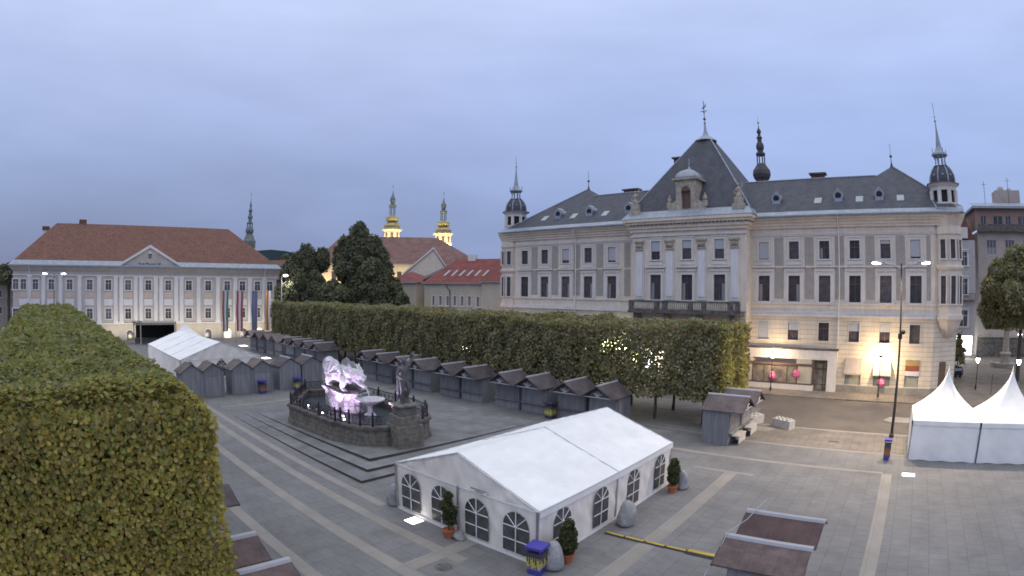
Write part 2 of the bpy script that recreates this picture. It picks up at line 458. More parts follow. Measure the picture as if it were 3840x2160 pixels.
def streak(k, lo=.84, sc=(1.6, 1.6, .16), z=2.2):
    """rain streaks and grime running down a wall"""
    m = M[k]; n, l = m.node_tree.nodes, m.node_tree.links
    b = n['Principled BSDF']; src = b.inputs['Base Color'].links[0].from_socket
    t = n.new('ShaderNodeTexCoord'); mp_ = n.new('ShaderNodeMapping'); mp_.inputs['Scale'].default_value = sc; l.new(t.outputs['Object'], mp_.inputs[0])
    s = n.new('ShaderNodeTexNoise'); s.inputs['Scale'].default_value = z; s.inputs['Detail'].default_value = 8; s.inputs['Roughness'].default_value = .7; l.new(mp_.outputs[0], s.inputs[0])
    r = n.new('ShaderNodeMapRange'); r.inputs[1].default_value = .35; r.inputs[2].default_value = .62; r.inputs[3].default_value = lo; r.inputs[4].default_value = 1.03; l.new(s.outputs[0], r.inputs[0])
    v = n.new('ShaderNodeVectorMath'); v.operation = 'SCALE'; l.new(src, v.inputs[0]); l.new(r.outputs[0], v.inputs['Scale']); l.new(v.outputs[0], b.inputs['Base Color'])
for k_ in ('plaster', 'plaster_rust', 'plaster_white', 'cream', 'greybrown', 'th_wall', 'th_light', 'stone'): streak(k_, .90)
streak('canvas_wall', .93, (2, 2, .5)); streak('canvas', .96, (.7, .7, .7), 1.4); streak('stall_roof_mid', .75, (2, .4, 1)); streak('rock', .75, (2, 2, 1)); streak('tile_brown', .82, (.5, .5, .5), 1.2); streak('slate', .82, (1, .3, .3), 1.0)
def translucent(k, f=.38):
    """leaves let part of the light through"""
    m = M[k]; n, l = m.node_tree.nodes, m.node_tree.links
    b = n['Principled BSDF']; out = [q for q in n if q.type == 'OUTPUT_MATERIAL'][0]
    src = b.inputs['Base Color'].links[0].from_socket
    tr = n.new('ShaderNodeBsdfTranslucent'); v = n.new('ShaderNodeVectorMath'); v.operation = 'MULTIPLY'; v.inputs[1].default_value = (1.25, 1.3, .8)
    l.new(src, v.inputs[0]); l.new(v.outputs[0], tr.inputs[0])
    mx_ = n.new('ShaderNodeMixShader'); mx_.inputs[0].default_value = f; l.new(b.outputs[0], mx_.inputs[1]); l.new(tr.outputs[0], mx_.inputs[2]); l.new(mx_.outputs[0], out.inputs[0])
for k_ in ('leaf_near', 'leaf_far', 'leaf_dark', 'leaf_pot'): translucent(k_)
mk('pale_grey', (.48, .44, .43)); streak('pale_grey', .88)
mk('stall_roof_dark', (.10, .062, .058), .85, .25, 1.2, .2); lined(M['stall_roof_dark'], 1, .3, .02, .75)
mk('shutter_wood', (.235, .235, .245), .85, .15, .8, stretch=(6, 6, .5)); lined(M['shutter_wood'], 0, .12, .02, .65); vary('shutter_wood', .75, 1.25)

# ------------------------------------------------------------------ ground and setting
g = MB(); g.face((-900, -500, -.13), (700, -500, -.13), (700, 1100, -.13), (-900, 1100, -.13))
struct('ground', g, 'asphalt')
g = MB(); g.prism([(-135, -60), (62, -60), (62, 45.6), (-13, 45.6), (-13, 52), (-135, 52)], -.12, 0.0)
struct('pavement', g, 'square')
g = MB(); g.prism([(-60, 58.6), (8.2, 59.6), (8.2, 68), (-60, 68)], -.12, 0.0)
struct('pavement', g, 'kerbwalk')
g = MB(); g.face((8.3, 60, -.12), (70, 60, -.12), (70, 175, -.12), (8.3, 175, -.12))
struct('pavement', g, 'cobble')
g = MB(); g.prism([(-12.9, 40.4), (1.3, 39.9), (1.3, 45.3), (-12.9, 45.5)], 0.0, .006)
struct('pavement', g, 'kerbwalk')
# light bands across the square
g = MB()
Z = .006
def band(x0, y0, x1, y1, w):
    d = Vector((x1 - x0, y1 - y0)).normalized(); n = Vector((-d.y, d.x)) * w / 2
    g.face((x0 - n.x, y0 - n.y, Z), (x1 - n.x, y1 - n.y, Z), (x1 + n.x, y1 + n.y, Z), (x0 + n.x, y0 + n.y, Z))
for q in ((-80, 12.2, -12.0, 12.2, .62), (-60, 14.5, -14.9, 14.5, .58), (-52, 15.85, -22, 15.85, .5), (-60, 9.05, -15, 9.05, .6), (-48, 35.8, -22, 35.8, .35), (-44, 32.6, -22, 32.6, .35), (-40, 30.75, -27, 30.75, .3),
          (-22, 35.4, -.1, 35.4, .36), (-12.9, 39.8, 1.3, 39.8, .34), (-12.3, 32.25, -8.2, 32.25, .36), (-9.68, -20, -9.68, 32.07, .78), (.17, -20, .17, 35.2, .7), (-49.6, 17, -49.6, 38, .4)): band(*q)
Z = .009
band(-16.0, 12.52, -16.0, 16.2, .75)
for q in ((-14, 47.7, -13.2, 47.7, .01),): pass
struct('paving_band', g, 'band')
# kerb line on the square's north edge and the raised island in the road
g = MB(); g.box(-12.9, 62, 45.35, 45.62, .0, .012); g.box(-19.6, -13.1, 40.05, 40.2, 0, .1)
struct('kerb', g, 'band')
g = MB(); g.prism([(-.9, 50.6), (-.2, 50.1), (7, 50.1), (7, 52.2), (-.2, 52.2)], -.13, .0)
struct('traffic_island', g, 'band')
# square terrace under the fountain: three long steps that die out to the left
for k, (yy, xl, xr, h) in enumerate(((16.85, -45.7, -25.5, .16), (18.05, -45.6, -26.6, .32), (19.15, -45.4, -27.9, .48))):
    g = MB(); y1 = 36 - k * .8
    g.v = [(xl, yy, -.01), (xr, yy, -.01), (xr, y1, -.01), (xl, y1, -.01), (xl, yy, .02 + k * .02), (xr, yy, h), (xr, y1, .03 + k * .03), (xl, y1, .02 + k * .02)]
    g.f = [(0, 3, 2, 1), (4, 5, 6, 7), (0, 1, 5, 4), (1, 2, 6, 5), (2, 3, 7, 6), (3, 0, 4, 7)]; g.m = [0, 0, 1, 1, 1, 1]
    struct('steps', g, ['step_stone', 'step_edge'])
def step_z(x, y): return .48 * max(0, min(1, (x + 45.4) / 17.5)) * max(0, min(1, (35 - y) / 16))
# drains and small covers
def flat(name, label, cat, poly, m, h=.014):
    g = MB(); g.prism(poly, .004, h); return tag(g.build(name, m), label, cat)
flat('drain_grate', 'rusty rectangular drain grate in the paving near the kerb', 'drain grate', [(-4.9, 41.9), (-4.0, 41.85), (-4.0, 42.15), (-4.9, 42.2)], 'step_edge')
flat('manhole_cover', 'grey green round cover in the paving band before the open tent', 'manhole', [(-15.05 + .36 * cos(a * pi / 8), 13.55 + .36 * sin(a * pi / 8)) for a in range(16)], 'dark_stone')
# hills behind the town
g = MB(); rr = random.Random(3)
pts = []
for i in range(81):
    a = radians(-100 + i * 1.5); d = 1500
    h = 11.2 + d * (.030 + .030 * math.exp(-((-100 + i * 1.5 + 64) / 9.0) ** 2) + .004 * sin(i * .9) + rr.uniform(-.001, .001))
    pts.append((d * sin(a), d * cos(a), h))
for (a, b) in zip(pts[:-1], pts[1:]):
    g.face((a[0], a[1], -5), (b[0], b[1], -5), b, a)
    g.face(a, b, (b[0] * 1.3, b[1] * 1.3, -5), (a[0] * 1.3, a[1] * 1.3, -5))
struct('hills', g, 'hill')

# ------------------------------------------------------------------ architecture helpers (local frame: facade along +x, outward -y)
def wall_face(mb, x0, x1, z0, z1, y, ops, depth=.32):
    xs = sorted({x0, x1, *[v for o in ops for v in o[:2] if x0 < v < x1]})
    zs = sorted({z0, z1, *[v for o in ops for v in o[2:4] if z0 < v < z1]})
    for xa, xb in zip(xs[:-1], xs[1:]):
        for za, zb in zip(zs[:-1], zs[1:]):
            cx, cz = (xa + xb) / 2, (za + zb) / 2
            if any(o[0] < cx < o[1] and o[2] < cz < o[3] for o in ops): continue
            mb.face((xa, y, za), (xb, y, za), (xb, y, zb), (xa, y, zb))
    for a, b, c, d in [o[:4] for o in ops]:
        yb = y + depth
        mb.face((a, y, c), (a, y, d), (a, yb, d), (a, yb, c))
        mb.face((b, y, d), (b, y, c), (b, yb, c), (b, yb, d))
        mb.face((a, y, d), (b, y, d), (b, yb, d), (a, yb, d))
        mb.face((b, y, c), (a, y, c), (a, yb, c), (b, yb, c))
_cache = {}
def cached(key, fn):
    if key not in _cache: _cache[key] = fn()
    return _cache[key]
def window(parent, x, y, z0, z1, w, frame='wood_frame', sur='plaster_white', sw=.22, sill=True, mull=1, transom=.68, blind=0, pane='pane', head=False, rot=0, lab=None, proud=.07, surround=True, curtain=0):
    """a window unit: surround + casement (window), glass (pane), optional roller blind"""
    h = z1 - z0
    def mk_f():
        b = MB()
        if surround:
            b.cur = 1
            b.box(-w / 2 - sw, -w / 2, -proud, .0, 0, h); b.box(w / 2, w / 2 + sw, -proud, .0, 0, h)
            b.box(-w / 2 - sw, w / 2 + sw, -proud, .0, h, h + sw)
            if sill: b.box(-w / 2 - sw - .08, w / 2 + sw + .08, -proud - .10, .05, -.14, 0)
            if head: b.box(-w / 2 - sw - .12, w / 2 + sw + .12, -proud - .14, .0, h + sw, h + sw + .13)
        b.cur = 0; t = .065
        b.box(-w / 2, -w / 2 + t, .14, .22, 0, h); b.box(w / 2 - t, w / 2, .14, .22, 0, h)
        b.box(-w / 2 + t, w / 2 - t, .14, .22, 0, t); b.box(-w / 2 + t, w / 2 - t, .14, .22, h - t, h)
        for k in range(mull):
            xx = -w / 2 + w * (k + 1) / (mull + 1); b.box(xx - t / 2, xx + t / 2, .145, .215, t, h - t)
        if transom: b.box(-w / 2 + t, w / 2 - t, .135, .225, h * transom - t * .6, h * transom + t * .6)
        return b.mesh('window', [frame, sur])
    def mk_p():
        b = MB(); b.box(-w / 2 + .01, w / 2 - .01, .19, .205, .01, h - .01); return b.mesh('pane', pane)
    o = link('window', cached(('w', w, round(h, 3), frame, sur, sw, sill, mull, transom, head, proud, surround), mk_f), parent)
    o.location = (x, y, z0); o.rotation_euler = (0, 0, rot)
    p = link('pane', cached(('p', w, round(h, 3), pane), mk_p), o)
    if lab: o['label'] = lab
    if curtain:
        def mk_c():
            b = MB(); c0, c1 = (-w / 2 + .07, -w / 2 + w * .32) if curtain == 1 else (w / 2 - w * .32, w / 2 - .07) if curtain == 2 else (-w / 2 + .07, w / 2 - .07)
            b.box(c0, c1, .165, .185, .06, h * (transom or 1) - .05 if curtain != 3 else h * .5); return b.mesh('curtain', 'curtain_fabric')
        link('curtain', cached(('c', w, round(h, 3), curtain, transom), mk_c), o)
    if blind:
        def mk_b():
            b = MB(); b.box(-w / 2 + .03, w / 2 - .03, .09, .12, h * (1 - blind), h - .02); return b.mesh('blind', 'blind')
        link('blind', cached(('b', w, round(h, 3), blind), mk_b), o)
    return o

# ------------------------------------------------------------------ the long ornate building on the north side
A = thing('ornate_building', 'long cream historicist building with slate roof, central pyramid roof and corner turrets', 'building', (0, 0, 0))
FY = 64.0
LW = [-52.2, -48.5, -44.8, -41.05, -37.3]
RW = [-16.45, -12.75, -9.05, -5.4, -1.7, 1.92]
CW = [-29.85, -25.65, -21.45]
def wing(x0, x1, xs, first=True, gf=[]):
    ops = [(x - .7, x + .7, 9.9, 12.83) for x in xs] + [(x - .6, x + .6, 14.68, 16.7) for x in xs]
    up = MB(); wall_face(up, x0, x1, 8.25, 18.2, FY, [o for o in ops]); up.build('wall', 'plaster', A)
    lo = MB(); ops2 = ([(x - .64, x + .64, 5.56, 7.6) for x in xs] if first else []) + gf
    wall_face(lo, x0, x1, .75, 8.25, FY - .05, ops2, .37); lo.build('wall', 'plaster_rust', A)
gfR = [(-17.4, -11.85, .75, 3.35), (-10.1, -8.3, .75, 3.35), (-6.2, -4.3, .82, 3.76), (-2.75, -.75, .82, 3.76), (1.0, 2.72, .82, 3.8)]
gfL = [(x - 1.2, x + 1.2, .75, 3.6) for x in LW]
wing(-54.0, -33.1, LW, True, gfL)
wing(-18.1, 4.2, RW, True, gfR)
# trim of both wings
t = MB()
for x0, x1 in ((-54.2, -33.1), (-18.1, 4.35)):
    t.box(x0, x1, FY - .30, FY, 8.25, 8.42); t.box(x0, x1, FY - .18, FY, 8.42, 8.75); t.box(x0, x1, FY - .14, FY, 9.62, 9.76)
    t.box(x0, x1, FY - .12, FY, 17.32, 17.5); t.box(x0, x1, FY - .2, FY, 17.5, 17.62)
t.split('string_course', 'plaster_white', A)
t = MB()
for x0, x1 in ((-55.9, -33.6), (-17.9, 6.0)):
    t.box(x0, x1, FY - .22, FY + .1, 18.2, 18.5); t.box(x0, x1, FY - .38, FY + .1, 18.5, 18.85); t.box(x0, x1, FY - .62, FY + .1, 18.85, 19.15); t.box(x0, x1, FY - .9, FY + .1, 19.15, 19.5)
t.split('cornice', 'plaster', A)
b = MB(); b.box(-54.1, -33.1, FY - .12, FY + .2, -.15, .75); b.box(-8.1, 4.3, FY - .12, FY + .2, -.15, .75); b.split('plinth', 'plinth', A)
# taupe panels between bays and frames round the bays
pn = MB(); fr = MB()
def bays(xs):
    for i, x in enumerate(xs):
        for sx_ in (-1, 1):
            fr.box(x + sx_ * .92, x + sx_ * 1.22, FY - .06, FY, 9.9, 13.3)
            fr.box(x + sx_ * .92, x + sx_ * 1.12, FY - .055, FY, 14.3, 17.0)
        fr.box(x - 1.22, x + 1.22, FY - .1, FY, 13.3, 13.62); fr.box(x - 1.4, x + 1.4, FY - .28, FY, 13.75, 13.92); fr.box(x - 1.0, x + 1.0, FY - .1, FY, 14.05, 14.5)
        fr.box(x - 1.12, x + 1.12, FY - .08, FY, 17.0, 17.2)
    for a, b_ in zip(xs[:-1], xs[1:]):
        c = (a + b_) / 2
        pn.box(c - .56, c + .56, FY - .02, FY + .0, 10.2, 13.75); pn.box(c - .56, c + .56, FY - .02, FY, 13.95, 17.15)
bays(LW); bays(RW)
pn.box(-35.4, -34.5, FY - .02, FY, 10.2, 13.75); pn.box(-35.4, -34.5, FY - .02, FY, 13.95, 17.15)
pn.box(3.25, 3.75, FY - .02, FY, 10.2, 17.15)
pn.split('wall_panel', 'taupe', A); fr.split('bay_frame', 'plaster_white', A)
blT = {2: .78, 4: .88}
for i, x in enumerate(LW):
    window(A, x, FY, 9.9, 12.83, 1.4, curtain=(0, 2, 2, 2, 1)[i])
    window(A, x, FY, 14.68, 16.7, 1.2, blind=blT.get(i, 0), transom=.62, sw=.2)
    window(A, x, FY - .05, 5.56, 7.6, 1.28, sw=.12)
blR = {0: .97, 1: .62, 5: .97}
blL = {0: .97, 1: .45, 3: .42, 4: .42}
for i, x in enumerate(RW):
    window(A, x, FY, 9.9, 12.83, 1.4, curtain=(1, 2, 0, 0, 0, 0)[i])
    window(A, x, FY, 14.68, 16.7, 1.2, transom=.62, sw=.2, curtain=(0, 0, 1, 0, 0, 0)[i], blind=(.95, 0, 0, 0, .2, .9)[i])
    window(A, x, FY - .05, 5.56, 7.6, 1.28, sw=.09, blind=blL.get(i, 0))
# ground floor, right wing: shop with white fascia, then three windows with awnings
b = MB(); b.box(-18.1, -7.2, FY - .75, FY - .05, 3.5, 4.55); b.box(-8.3, -7.2, FY - .75, FY - .05, -.12, 3.5); b.build('shop_fascia', 'plaster_white', A)
b = MB(); b.box(-18.2, -7.1, FY - .8, FY + .0, 4.55, 4.72); b.build('fascia_cap', 'dark_stone', A)
b = MB(); b.box(-18.1, -9.9, FY - .9, FY - .05, -.12, .62); b.build('shop_base', 'plaster_white', A)
b = MB(); b.box(-18.1, -9.9, FY - .92, FY - .02, .62, .78); b.box(-18.1, -9.9, FY - .92, FY - .02, 2.72, 3.0)
for x in (-17.35, -15.95, -13.1, -11.9, -10.0): b.box(x - .07, x + .07, FY - .85, FY - .7, .78, 2.72)
b.split('shop_frame', 'wood_frame', A)
b = MB(); b.box(-17.4, -10.1, FY - .8, FY - .77, .78, 2.72); b.box(-10.0, -8.35, FY + .2, FY + .23, 0, 3.4); b.split('shop_window', 'shopglass' if 'shopglass' in M else 'pane', A)
b = MB(); b.box(-12.0, -10.2, FY - .93, FY - .04, 3.0, 3.5); b.box(-18.1, -17.45, FY - .93, FY - .04, 3.0, 3.5); b.box(-11.8, -10.15, FY - .86, FY - .81, .78, 2.72); b.box(-18.1, -17.45, FY - .86, FY - .81, .78, 2.72)
b.split('shop_panel', 'cream', A)
b = MB(); b.box(-8.9, -8.84, FY + .05, FY + .15, 0, 3.3); b.box(-10.0, -8.3, FY + .05, FY + .15, 2.35, 2.45); b.build('shop_door', 'wood_frame', A)
b = MB(); b.box(-18.35, -18.2, FY - 1.35, FY - .5, 3.7, 5.2); b.split('shop_sign', 'plaster_white', A)
for i, (x0, x1) in enumerate(((-6.2, -4.3), (-2.75, -.75), (1.0, 2.72))):
    b = MB()
    m = 'taupe'
    if i < 2: b.face((x0, FY - .1, 3.75), (x0 - .1, FY - .75, 2.2), (x1 + .1, FY - .75, 2.2), (x1, FY - .1, 3.75)); b.box(x0 - .1, x1 + .1, FY - .78, FY - .74, 2.05, 2.22); b.build('awning', 'greybrown', A)
    else:
        b.box(x0, x1, FY - .15, FY - .1, 3.2, 3.78); b.cur = 1; b.box(x0, x1, FY - .15, FY - .1, 2.6, 3.2); b.cur = 2; b.box(x0, x1, FY - .15, FY - .1, 2.1, 2.6)
        b.build('awning', ['awning_yellow', 'awning_red', 'flag_white'], A)
    b = MB(); b.box(x0 + .05, x1 - .05, FY + .15, FY + .2, .85, 3.7); b.split('shop_window', 'frost' if 'frost' in M else 'pane', A)
# ground floor, left wing and centre: lit shops seen through the trees
b = MB()
for i, x in enumerate(LW): b.box(x - 1.2, x + 1.2, FY + .2, FY + .25, .75, 3.6)
b.split('shop_window', 'glow_window', A)
# central projecting part
RY = 62.0
ops = [(x - .72, x + .72, 9.9, 12.92) for x in CW] + [(x - .6, x + .6, 14.76, 17.05) for x in CW]
b = MB(); wall_face(b, -33.1, -18.1, 8.25, 18.2, RY, ops)
b.face((-18.1, RY, 8.25), (-18.1, FY + .1, 8.25), (-18.1, FY + .1, 18.2), (-18.1, RY, 18.2)); b.face((-33.1, FY + .1, 8.25), (-33.1, RY, 8.25), (-33.1, RY, 18.2), (-33.1, FY + .1, 18.2))
b.build('wall', 'plaster', A)
b = MB(); wall_face(b, -33.1, -18.1, -.12, 8.25, RY - .05, [(x - 1.3, x + 1.3, 0, 5.2) for x in CW], .4)
b.face((-18.1, RY - .05, -.1), (-18.1, FY, -.1), (-18.1, FY, 8.25), (-18.1, RY - .05, 8.25)); b.face((-33.1, FY, -.1), (-33.1, RY - .05, -.1), (-33.1, RY - .05, 8.25), (-33.1, FY, 8.25))
b.build('wall', 'plaster_rust', A)
b = MB()
for x in CW[:2]: b.box(x - 1.25, x + 1.25, RY + .3, RY + .34, .3, 3.8)
b.split('shop_window', 'glow_window', A)
b = MB(); b.box(-38.6, -33.3, FY - .45, FY - .2, 3.3, 4.5); b.box(-33.1, -32.0, RY - .3, RY - .1, 2.0, 2.9); b.split('shop_sign', 'glow_sign', A)
b = MB(); b.box(-30.8, -29.7, RY - .3, RY - .1, 1.0, 3.2); b.build('lit_display', 'glow_shop', A)
pil = MB(); pil2 = MB(); cap = MB()
for x in (-32.05, -27.9, -23.7, -19.5):
    pil.box(x - .62, x + .62, RY - .12, RY, 9.9, 17.2); pil2.box(x - .42, x + .42, RY - .2, RY - .12, 10.3, 15.9)
    cap.box(x - .55, x + .55, RY - .34, RY, 15.95, 16.15); cap.box(x - .5, x + .5, RY - .26, RY, 16.15, 16.9); cap.box(x - .66, x + .66, RY - .4, RY, 16.9, 17.15)
    for k in (-1, 0, 1): cap.ball((x + k * .3, RY - .34, 16.5), .16, 8, 6, (1, 1, 1.5))
pil.box(-18.14, -18.0, RY + .1, RY + 1.0, 9.9, 17.2)
pil.split('pilaster', 'plaster_white', A); pil2.split('pilaster_panel', 'th_light', A); cap.split('capital', 'stone', A)
for i, x in enumerate(CW):
    window(A, x, RY, 9.9, 12.92, 1.44, sw=.3, curtain=(1, 1, 2)[i])
    window(A, x, RY, 14.76, 17.05, 1.2, blind=(.55, .42, .5)[i], transom=.6, sw=.24)
fr = MB()
for x in CW:
    fr.box(x - 1.4, x + 1.4, RY - .3, RY, 13.75, 13.95); fr.box(x - 1.25, x + 1.25, RY - .12, RY, 13.3, 13.6); fr.box(x - 1.0, x + 1.0, RY - .1, RY, 14.1, 14.5); fr.box(x - 1.1, x + 1.1, RY - .1, RY, 17.35, 17.55)
fr.box(-33.3, -17.9, RY - .2, RY, 17.6, 17.85); fr.box(-33.2, -18.0, RY - .16, RY, 8.7, 8.9)
fr.split('bay_frame', 'plaster_white', A)
t = MB()
for (e, za, zb) in ((.25, 18.2, 18.6), (.45, 18.6, 18.95), (.75, 19.1, 19.4), (1.0, 19.4, 19.75)): t.box(-33.1 - e, -18.1 + e, RY - e, FY + .2, za, zb)
t.split('cornice', 'plaster', A)
t = MB()
x = -33.3
while x < -18: t.box(x, x + .22, RY - .66, RY - .3, 18.92, 19.12); x += .5
t.split('dentil', 'stone', A)
# balcony
b = MB(); b.box(-32.9, -18.3, 60.4, 61.95, 8.3, 8.62)
for x in (-32.0, -27.9, -23.7, -19.4): b.box(x - .25, x + .25, 60.7, 61.95, 7.6, 8.3)
b.build('balcony_slab', 'dark_stone', A)
b = MB(); b.box(-32.75, -18.45, 60.45, 60.75, 9.62, 9.82); b.box(-32.75, -18.45, 60.48, 60.72, 8.62, 8.78)
for x in (-32.5, -29.0, -27.9, -24.6, -22.9, -19.6, -18.7): b.box(x - .28, x + .28, 60.44, 60.76, 8.62, 9.64)
b.build('balustrade', 'dark_stone', A)
b = MB(); x = -32.1
while x < -18.8:
    if all(abs(x - q) > .34 for q in (-32.5, -29.0, -27.9, -24.6, -22.9, -19.6, -18.7)):
        b.lathe(x, 60.6, [(.05, 8.78), (.09, 8.85), (.1, 9.05), (.05, 9.35), (.08, 9.62)], 6)
    x += .27
b.split('baluster', 'stone', A)
# ---- roof
EZ = 19.55
b = MB()
b.face((-56.3, 62.95, EZ), (7.9, 62.95, EZ), (-.4, 73.3, 26.75), (-2.6, 71, 25.15), (-44.5, 71, 25.15), (-46.9, 73.3, 26.8))
b.face((7.9, 62.95, EZ), (7.9, 83.6, EZ), (-.4, 73.3, 26.75))
b.face((-56.3, 83.6, EZ), (-56.3, 62.95, EZ), (-46.9, 73.3, 26.8))
b.face((7.9, 83.6, EZ), (-56.3, 83.6, EZ), (-46.9, 73.3, 26.8), (-44.5, 75.6, 25.15), (-2.6, 75.6, 25.15), (-.4, 73.3, 26.75))
b.face((-44.5, 71, 25.15), (-2.6, 71, 25.15), (-2.6, 75.6, 25.15), (-44.5, 75.6, 25.15)); b.face((-46.9, 73.3, 26.8), (-44.5, 71, 25.15), (-44.5, 75.6, 25.15)); b.face((-.4, 73.3, 26.75), (-2.6, 75.6, 25.15), (-2.6, 71, 25.15))
b.build('roof', 'slate', A)
b = MB()
def strip(x0, x1, y0, z0, y1, z1, e=.03):
    b.face((x0, y0, z0 + e), (x1, y0, z0 + e), (x1, y1, z1 + e), (x0, y1, z1 + e))
strip(-56.3, -34.0, 62.85, EZ - .05, 64.1, EZ + .75); strip(-17.5, 7.9, 62.85, EZ - .05, 64.1, EZ + .75)
b.box(-56.5, -34.1, 62.75, 62.95, EZ - .12, EZ + .02); b.box(-17.2, 7.9, 62.75, 62.95, EZ - .12, EZ + .02)
b.tube([(-44.5, 71, 25.2), (-2.6, 71, 25.2)], .09, 6); b.tube([(-.4, 73.3, 26.8), (4.6, 67.1, 22.5)], .09, 6); b.tube([(-46.9, 73.3, 26.85), (-55, 64.4, 20.6)], .09, 6)
b.face((4.0, 66.0, 21.75), (4.6, 63.4, 19.95), (8.0, 63.2, 19.75), (8.0, 66.8, 19.9), (5.4, 67, 22.0))
b.build('roof_flashing', 'zinc', A)
# pyramid
b = MB(); x0, x1, y0, y1, zb = -33.7, -17.5, 61.9, 78.1, 20.6; ax0, ax1, ay0, ay1, za = -26.65, -24.6, 69.0, 71.0, 31.2
b.face((x0, y0, zb), (x1, y0, zb), (ax1, ay0, za), (ax0, ay0, za)); b.face((x1, y0, zb), (x1, y1, zb), (ax1, ay1, za), (ax1, ay0, za))
b.face((x0, y1, zb), (x0, y0, zb), (ax0, ay0, za), (ax0, ay1, za)); b.face((x1, y1, zb), (x0, y1, zb), (ax0, ay1, za), (ax1, ay1, za))
b.build('pyramid_roof', 'slate', A)
b = MB()
q0 = [(-34.2, 60.95), (-17.0, 60.95), (-17.0, 78.5), (-34.2, 78.5)]; q1 = [(-33.6, 62.0), (-17.6, 62.0), (-17.6, 78), (-33.6, 78)]
for i in range(4):
    j = (i + 1) % 4; b.face((*q0[i], 19.78), (*q0[j], 19.78), (*q1[j], 20.75), (*q1[i], 20.75))
b.tube([(x1, y0, zb), (ax1, ay0, za)], .09, 6); b.tube([(x0, y0, zb), (ax0, ay0, za)], .07, 6); b.tube([(x1, y1, zb), (ax1, ay1, za)], .07, 6)
cx, cy = -25.62, 70
b.lathe(cx, cy, [(1.62, 31.1), (1.45, 31.3), (.95, 31.6), (.45, 32.0), (.22, 32.6), (.12, 33.6), (.2, 33.75), (.1, 33.9), (.05, 34.3)], 8, pi / 4)
b.build('roof_flashing', 'zinc', A)
b = MB(); b.tube([(cx, cy, 34.2), (cx, cy, 37.0)], .05, 6); b.ball((cx, cy, 34.35), .2); b.ball((cx, cy, 35.3), .12); b.box(cx - .45, cx + .45, cy - .03, cy + .03, 35.45, 35.55)
b.tube([(cx - .3, cy, 35.9), (cx, cy, 36.0), (cx + .3, cy, 36.3), (cx + .15, cy, 36.6)], [.05, .12, .08, .03], 6)
b.build('weather_vane', 'dark_stone', A)
for (fx, fy, fz) in ((-46.9, 73.3, 26.8), (-.4, 73.3, 26.75)):
    b = MB(); b.lathe(fx, fy, [(.3, fz - .2), (.12, fz + .3), (.06, fz + .6), (.04, fz + 1.2)], 8); b.ball((fx, fy, fz + 1.3), .2, 8, 6); b.tube([(fx, fy, fz + 1.4), (fx, fy, fz + 2.9)], .03, 5); b.build('finial', 'dark_stone', A)
# central dormer
b = MB(); wall_face(b, -26.95, -24.25, 20.5, 24.35, 61.9, [(-26.2, -25.0, 20.8, 23.0)], .5)
b.face((-24.25, 61.9, 20.5), (-24.25, 65.5, 20.5), (-24.25, 65.5, 24.35), (-24.25, 61.9, 24.35)); b.face((-26.95, 65.5, 20.5), (-26.95, 61.9, 20.5), (-26.95, 61.9, 24.35), (-26.95, 65.5, 24.35))
b.xprism([(-28.3, 20.7), (-26.95, 20.7), (-26.95, 22.0), (-27.6, 21.5)], 61.95, 62.4); b.xprism([(-24.25, 20.7), (-22.9, 20.7), (-23.6, 21.5), (-24.25, 22.0)], 61.95, 62.4)
b.box(-27.3, -23.9, 61.6, 65.5, 24.35, 24.6)
b.build('dormer', 'stone', A)
b = MB(); b.box(-26.2, -25.0, 62.2, 62.3, 20.8, 23.0)
b.xprism([(-25.6 + .6 * cos(a * pi / 8), 23.0 + .6 * sin(a * pi / 8)) for a in range(9)], 61.86, 61.95)
b.build('dormer_opening', 'wood_frame', A)
b = MB(); n = 9; pr = [(1.75, 24.6), (1.7, 24.85), (1.5, 25.2), (1.1, 25.55), (.55, 25.8), (.2, 25.95), (.08, 26.3)]
b.lathe(-25.6, 63.3, [(r * 1.15, z) for r, z in pr], 4, pi / 4); b.tube([(-25.6, 63.3, 26.2), (-25.6, 63.3, 27.3)], .04, 5); b.ball((-25.6, 63.3, 26.5), .12, 8, 6)
b.build('dormer_roof', 'zinc', A, True)
# statues beside the dormer
def roof_figure(x, z0, h, y=62.0):
    b = MB(); b.box(x - .75, x + .75, y - .45, y + .45, z0 - .2, z0 + .45); b.box(x - .5, x + .5, y - .35, y + .35, z0 + .45, z0 + h * .42)
    b.lathe(x, y, [(.34, z0 + h * .42), (.38, z0 + h * .5), (.24, z0 + h * .62), (.33, z0 + h * .74), (.28, z0 + h * .8), (.1, z0 + h * .84)], 8)
    b.ball((x, y, z0 + h * .92), .17, 8, 6); b.tube([(x - .3, y, z0 + h * .78), (x - .55, y, z0 + h * .62), (x - .3, y - .2, z0 + h * .55)], .09, 6); b.tube([(x + .3, y, z0 + h * .78), (x + .5, y, z0 + h * .9), (x + .45, y, z0 + h * 1.02)], .08, 6)
    b.build('roof_statue', 'stone', A, False)
roof_figure(-32.6, 20.5, 3.1); roof_figure(-18.85, 20.6, 2.9)
for x in (-27.9, -23.2):
    b = MB(); b.box(x - .3, x + .3, 61.9, 62.4, 21.0, 21.7); b.lathe(x, 62.15, [(.16, 21.7), (.3, 21.95), (.2, 22.3), (.1, 22.4)], 8); b.ball((x, 62.15, 22.5), .14, 8, 6); b.build('roof_urn', 'stone', A)
